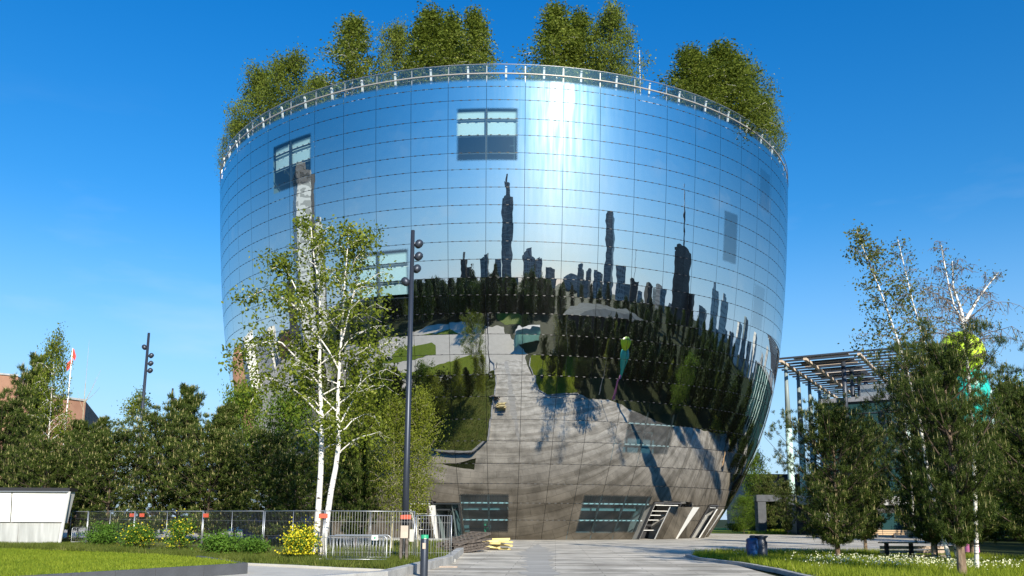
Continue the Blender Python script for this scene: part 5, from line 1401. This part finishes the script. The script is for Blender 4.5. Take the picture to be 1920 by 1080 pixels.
tower(59.4, 63, 3.4, 650, GG, 'grey block nearest the black tower in the reflection')
t, w, h = tower(67.2, 73.4, 9.4, 420, GD, 'massive black tower with long spire in the reflection', [(.42, .35, 0, .72, GD), (0, .7, 1, 1.03, GD)])
b = MB(); b.bar((0, 0, h), (0, 0, h + 22), 3); b.tube([(0, 0, h + 20), (0, 0, h + 62)], [3.2, .9], 6); b.build('spire', MAST, t)
tower(74.4, 76.6, 4.0, 430, GD, 'low dark block right of the black tower in the reflection')
tower(80, 83.5, 2.6, 380, GT, 'teal block between the black and the pale towers in the reflection')
tower(85.8, 89.6, 6.0, 330, GW, 'pale tower with broken crown in the reflection', [(.2, .35, 1, 1.12, GW)])
tower(91, 95, 5.4, 320, GW, 'pale tower with pointed top near the right edge in the reflection', [(0, .4, 1, 1.1, GW)])
for i in range(9):
    tower(98 + i * 4.2, 100.6 + i * 4.2, 1.6 + (i * 37 % 5) * .9, 330, [GG, GW, GT][i % 3], 'distant block in the row at the right edge of the reflection', group='distant blocks in the row at the right edge of the reflection')
for i in range(16):
    a = -13 + i * 7.1; tower(a, a + 2.5 + (i % 3), .6 + (i * 53 % 7) * .22, 1100, [GT, GG][i % 2], 'low far block along the mirrored horizon', group='low far blocks along the mirrored horizon')
# hospital tower and its white neighbour on the left
t, w, h = tower(-84.4, -76.8, 19.3, 240, GW2, 'high pale banded tower mirrored at the left of the bowl', [(-.62, .32, 0, .985, GDT), (.1, .5, 1, 1.03, GW2)])
tower(-75.6, -71.4, 12.6, 250, GW, 'white tower with dark windows beside the high banded one in the reflection', [(-.2, .25, 1, 1.08, GW), (-.62, .3, 0, .93, GDT)])
tower(-90, -86, 6.5, 200, GDT, 'dark slab at the foot of the banded tower in the reflection')
ORG = win_grid_mat('facade_orange', (0.5, 0.22, 0.07), (0.08, 0.08, 0.08), 3, 3.5, .5, .5, .7)
tower(-97, -89.5, -1.2, 210, ORG, 'orange-brown low building in the left reflection', group=None)
tower(-112, -99, 2.2, 220, GW, 'white low building with strip windows in the left reflection', group=None)
tower(-126, -114, 4.2, 230, GW2, 'curved white block at the left edge of the reflection', group=None)

# museum with the big grey roof
M['mus_roof'] = mat('grey_metal_roof', (0.1, 0.115, 0.11), .95, spec=.05, var=.3, vscale=.3, stretch=(1, .2, 1))
M['mus_dark'] = mat('dark_brick_museum', (0.045, 0.035, 0.035), .85, var=.3, vscale=.5)
bm = thing('old_museum', (70, -20, 0), 'long dark museum with grey sloping roof, mirrored right of centre', 'building')
fr = [(32, -10), (92, 8), (122, -10), (62, -62)]
q = [(x - 70, y + 20) for x, y in fr]
b = MB(); b.prism(q, 0, 8.6); b.build('wall', M['mus_dark'], bm)
cx, cy = sum(x for x, _ in q) / 4, sum(y for _, y in q) / 4
b = MB(); b.add([(x * 1.04, y * 1.04, 8.6) for x, y in q] + [(cx + (x - cx) * .45, cy + (y - cy) * .45, 11) for x, y in q], [(0, 1, 5, 4), (1, 2, 6, 5), (2, 3, 7, 6), (3, 0, 4, 7), (4, 5, 6, 7)]); b.build('roof', M['mus_roof'], bm)
for i in range(8):
    t_ = (i + .5) / 8; x = q[0][0] + (q[1][0] - q[0][0]) * t_; y = q[0][1] + (q[1][1] - q[0][1]) * t_
    b = MB(); b.box((x, y, 3.2), (4.5, .4, 2.6), rz=math.atan2(q[1][1] - q[0][1], q[1][0] - q[0][0])); b.build('window', M['mus_green'], bm)
# curved glass pavilion
pv = thing('glass_pavilion', (4.6, 3.6, 0), 'pale green curved glass pavilion mirrored in the bowl centre', 'pavilion')
M['pav_glass'] = leaf_mat('pavilion_glass', (0.4, 0.6, 0.54), (0.6, 0.8, 0.74), None, .55)
arc = [(0, 0), (.7, -2.2), (2.2, -3.8), (4.4, -4.6), (8, -5.6), (13, -7.2)]
for (x0, y0), (x1, y1) in zip(arc[:-1], arc[1:]):
    b = MB(); L = math.hypot(x1 - x0, y1 - y0); b.box(((x0 + x1) / 2, (y0 + y1) / 2, 2.7), (L - .03, .12, 5.4), rz=math.atan2(y1 - y0, x1 - x0)); b.build('glass_wall', M['pav_glass'], pv)
b = MB(); b.prism([(0, 0), (.7, -2.2), (2.2, -3.8), (4.4, -4.6), (8, -5.6), (13, -7.2), (13.5, -9), (8, -8), (3, -7), (1, -4)], 5.4, 5.6); b.build('roof', M['concrete_light'], pv)

# trees of the park: shared crowns, individual trees
rt = random.Random(11)
LBL = {'parkA': 'broad green park tree behind the photographer, seen mirrored', 'parkB': 'dark park tree behind the photographer, seen mirrored', 'poplarA': 'slim dark columnar tree behind the photographer, seen mirrored', 'pineC': 'dark pine in the mirrored park', 'birchB': 'birch in the mirrored park'}
GRP = {'parkA': 'broad park trees seen in the mirror', 'parkB': 'dark park trees seen in the mirror', 'poplarA': 'columnar trees seen in the mirror', 'pineC': 'park pines seen in the mirror', 'birchB': 'park birches seen in the mirror'}
def PT(key, x, y, s):
    o = plant(key, {'poplarA': 'columnar_tree', 'pineC': 'pine_tree', 'birchB': 'birch_tree'}.get(key, 'park_tree'), (x, y, 0), LBL[key], 'tree', GRP[key], rt.uniform(0, 6.28), s * rt.uniform(.85, 1.1), s * rt.uniform(.85, 1.15))
    return o
pts = []
for i in range(120):          # the belt across the back of the lawns
    for _ in range(40):
        x = rt.uniform(-120, 60); y = rt.uniform(-135, -58) + min(0, x) * -.12
        if -6 < x < 24 and y > -84: continue
        if x > 20 and y > -70: continue
        if all((x - a) ** 2 + (y - b_) ** 2 > 34 for a, b_ in pts): break
    else: continue
    pts.append((x, y)); PT(rt.choice(['parkA', 'parkB', 'parkA', 'parkA', 'pineC', 'parkB', 'birchB']), x, y, rt.uniform(.85, 1.6))
for i in range(46):          # far belt round the horizon
    a = -60 + i * 3.6; d = rt.uniform(190, 300); x, y, _ = gnd(a, d); PT(rt.choice(['parkA', 'parkB']), x, y, rt.uniform(1.1, 1.5))
for x, y, s in ((-9.5, -52, 1.5), (-12.5, -54, 1.3), (-7, -56, 1.4), (-3, -88, 1.2), (3, -90, 1.3), (11, -90, 1.2), (-16, -60, 1.2), (25, -80, 1.1), (30, -84, 1.2)): PT('poplarA', x, y, s)
for i in range(110):          # tall slender trees east of the plaza
    for _ in range(40):
        x = rt.uniform(26, 80); y = rt.uniform(2, 72)
        if x < .62 * y + 8: continue
        if all((x - a) ** 2 + (y - b_) ** 2 > 16 for a, b_ in pts): break
    pts.append((x, y)); PT(rt.choice(['poplarA', 'poplarA', 'parkB', 'birchB', 'parkB']), x, y, rt.uniform(.5, .75))
for i in range(60):
    x = rt.uniform(95, 230); y = rt.uniform(-80, 90)
    if x < .62 * y + 12: continue
    PT(rt.choice(['parkA', 'parkB']), x, y, rt.uniform(.7, 1.0))
for x, y in ((37, 88), (41, 85), (45, 83), (49, 86), (34, 91)): PT('parkB', x, y, .55)
for x, y in ((46, 66), (49, 73), (53, 80), (46, 77), (55, 90), (60, 84)): PT('parkB', x, y, .8)
for x, y in ((29, 26), (33, 33), (38, 40), (26, 14)): PT(rt.choice(['poplarA', 'parkB']), x, y, rt.uniform(.45, .65))
for i in range(16):          # west park strip
    x = rt.uniform(-120, -58); y = rt.uniform(-10, 60)
    if x / max(1, y) > -.75: continue
    PT(rt.choice(['parkA', 'parkB']), x, y, rt.uniform(.5, .8))
for x, y in ((-19, -13), (-12, -16), (12, -14)): PT('pineC', x, y, .8)
# a few parked cars and grass on the far lawns
for i, (x, y, c, l) in enumerate(((-46, 24, (.5, .5, .5), 'silver car parked on the path seen mirrored at the left'), (-27, 58.5, (.6, .6, .6), 'pale car on the path behind the pines'))):
    t = thing('parked_car', (x, y, 0), l, 'car', rz=.5 if i == 0 else .1)
    b = MB(); b.prism([(-2.1, -.85), (2.1, -.85), (2.1, .85), (-2.1, .85)], .3, .85); b.build('body', mat('car_paint%d' % i, c, .25, metal=.3), t)
    b = MB(); b.add([(-1.6, -.8, .85), (1.0, -.8, .85), (1.0, .8, .85), (-1.6, .8, .85), (-1.2, -.65, 1.42), (.4, -.65, 1.42), (.4, .65, 1.42), (-1.2, .65, 1.42)], [(0, 1, 5, 4), (1, 2, 6, 5), (2, 3, 7, 6), (3, 0, 4, 7), (4, 5, 6, 7)]); b.build('cabin', M['black'], t)
    for wx in (-1.3, 1.3):
        for wy in (-.8, .8):
            b = MB(); b.tube([(wx, wy - .1, .32), (wx, wy + .1, .32)], .32, 12); b.build('wheel', M['black'], t)
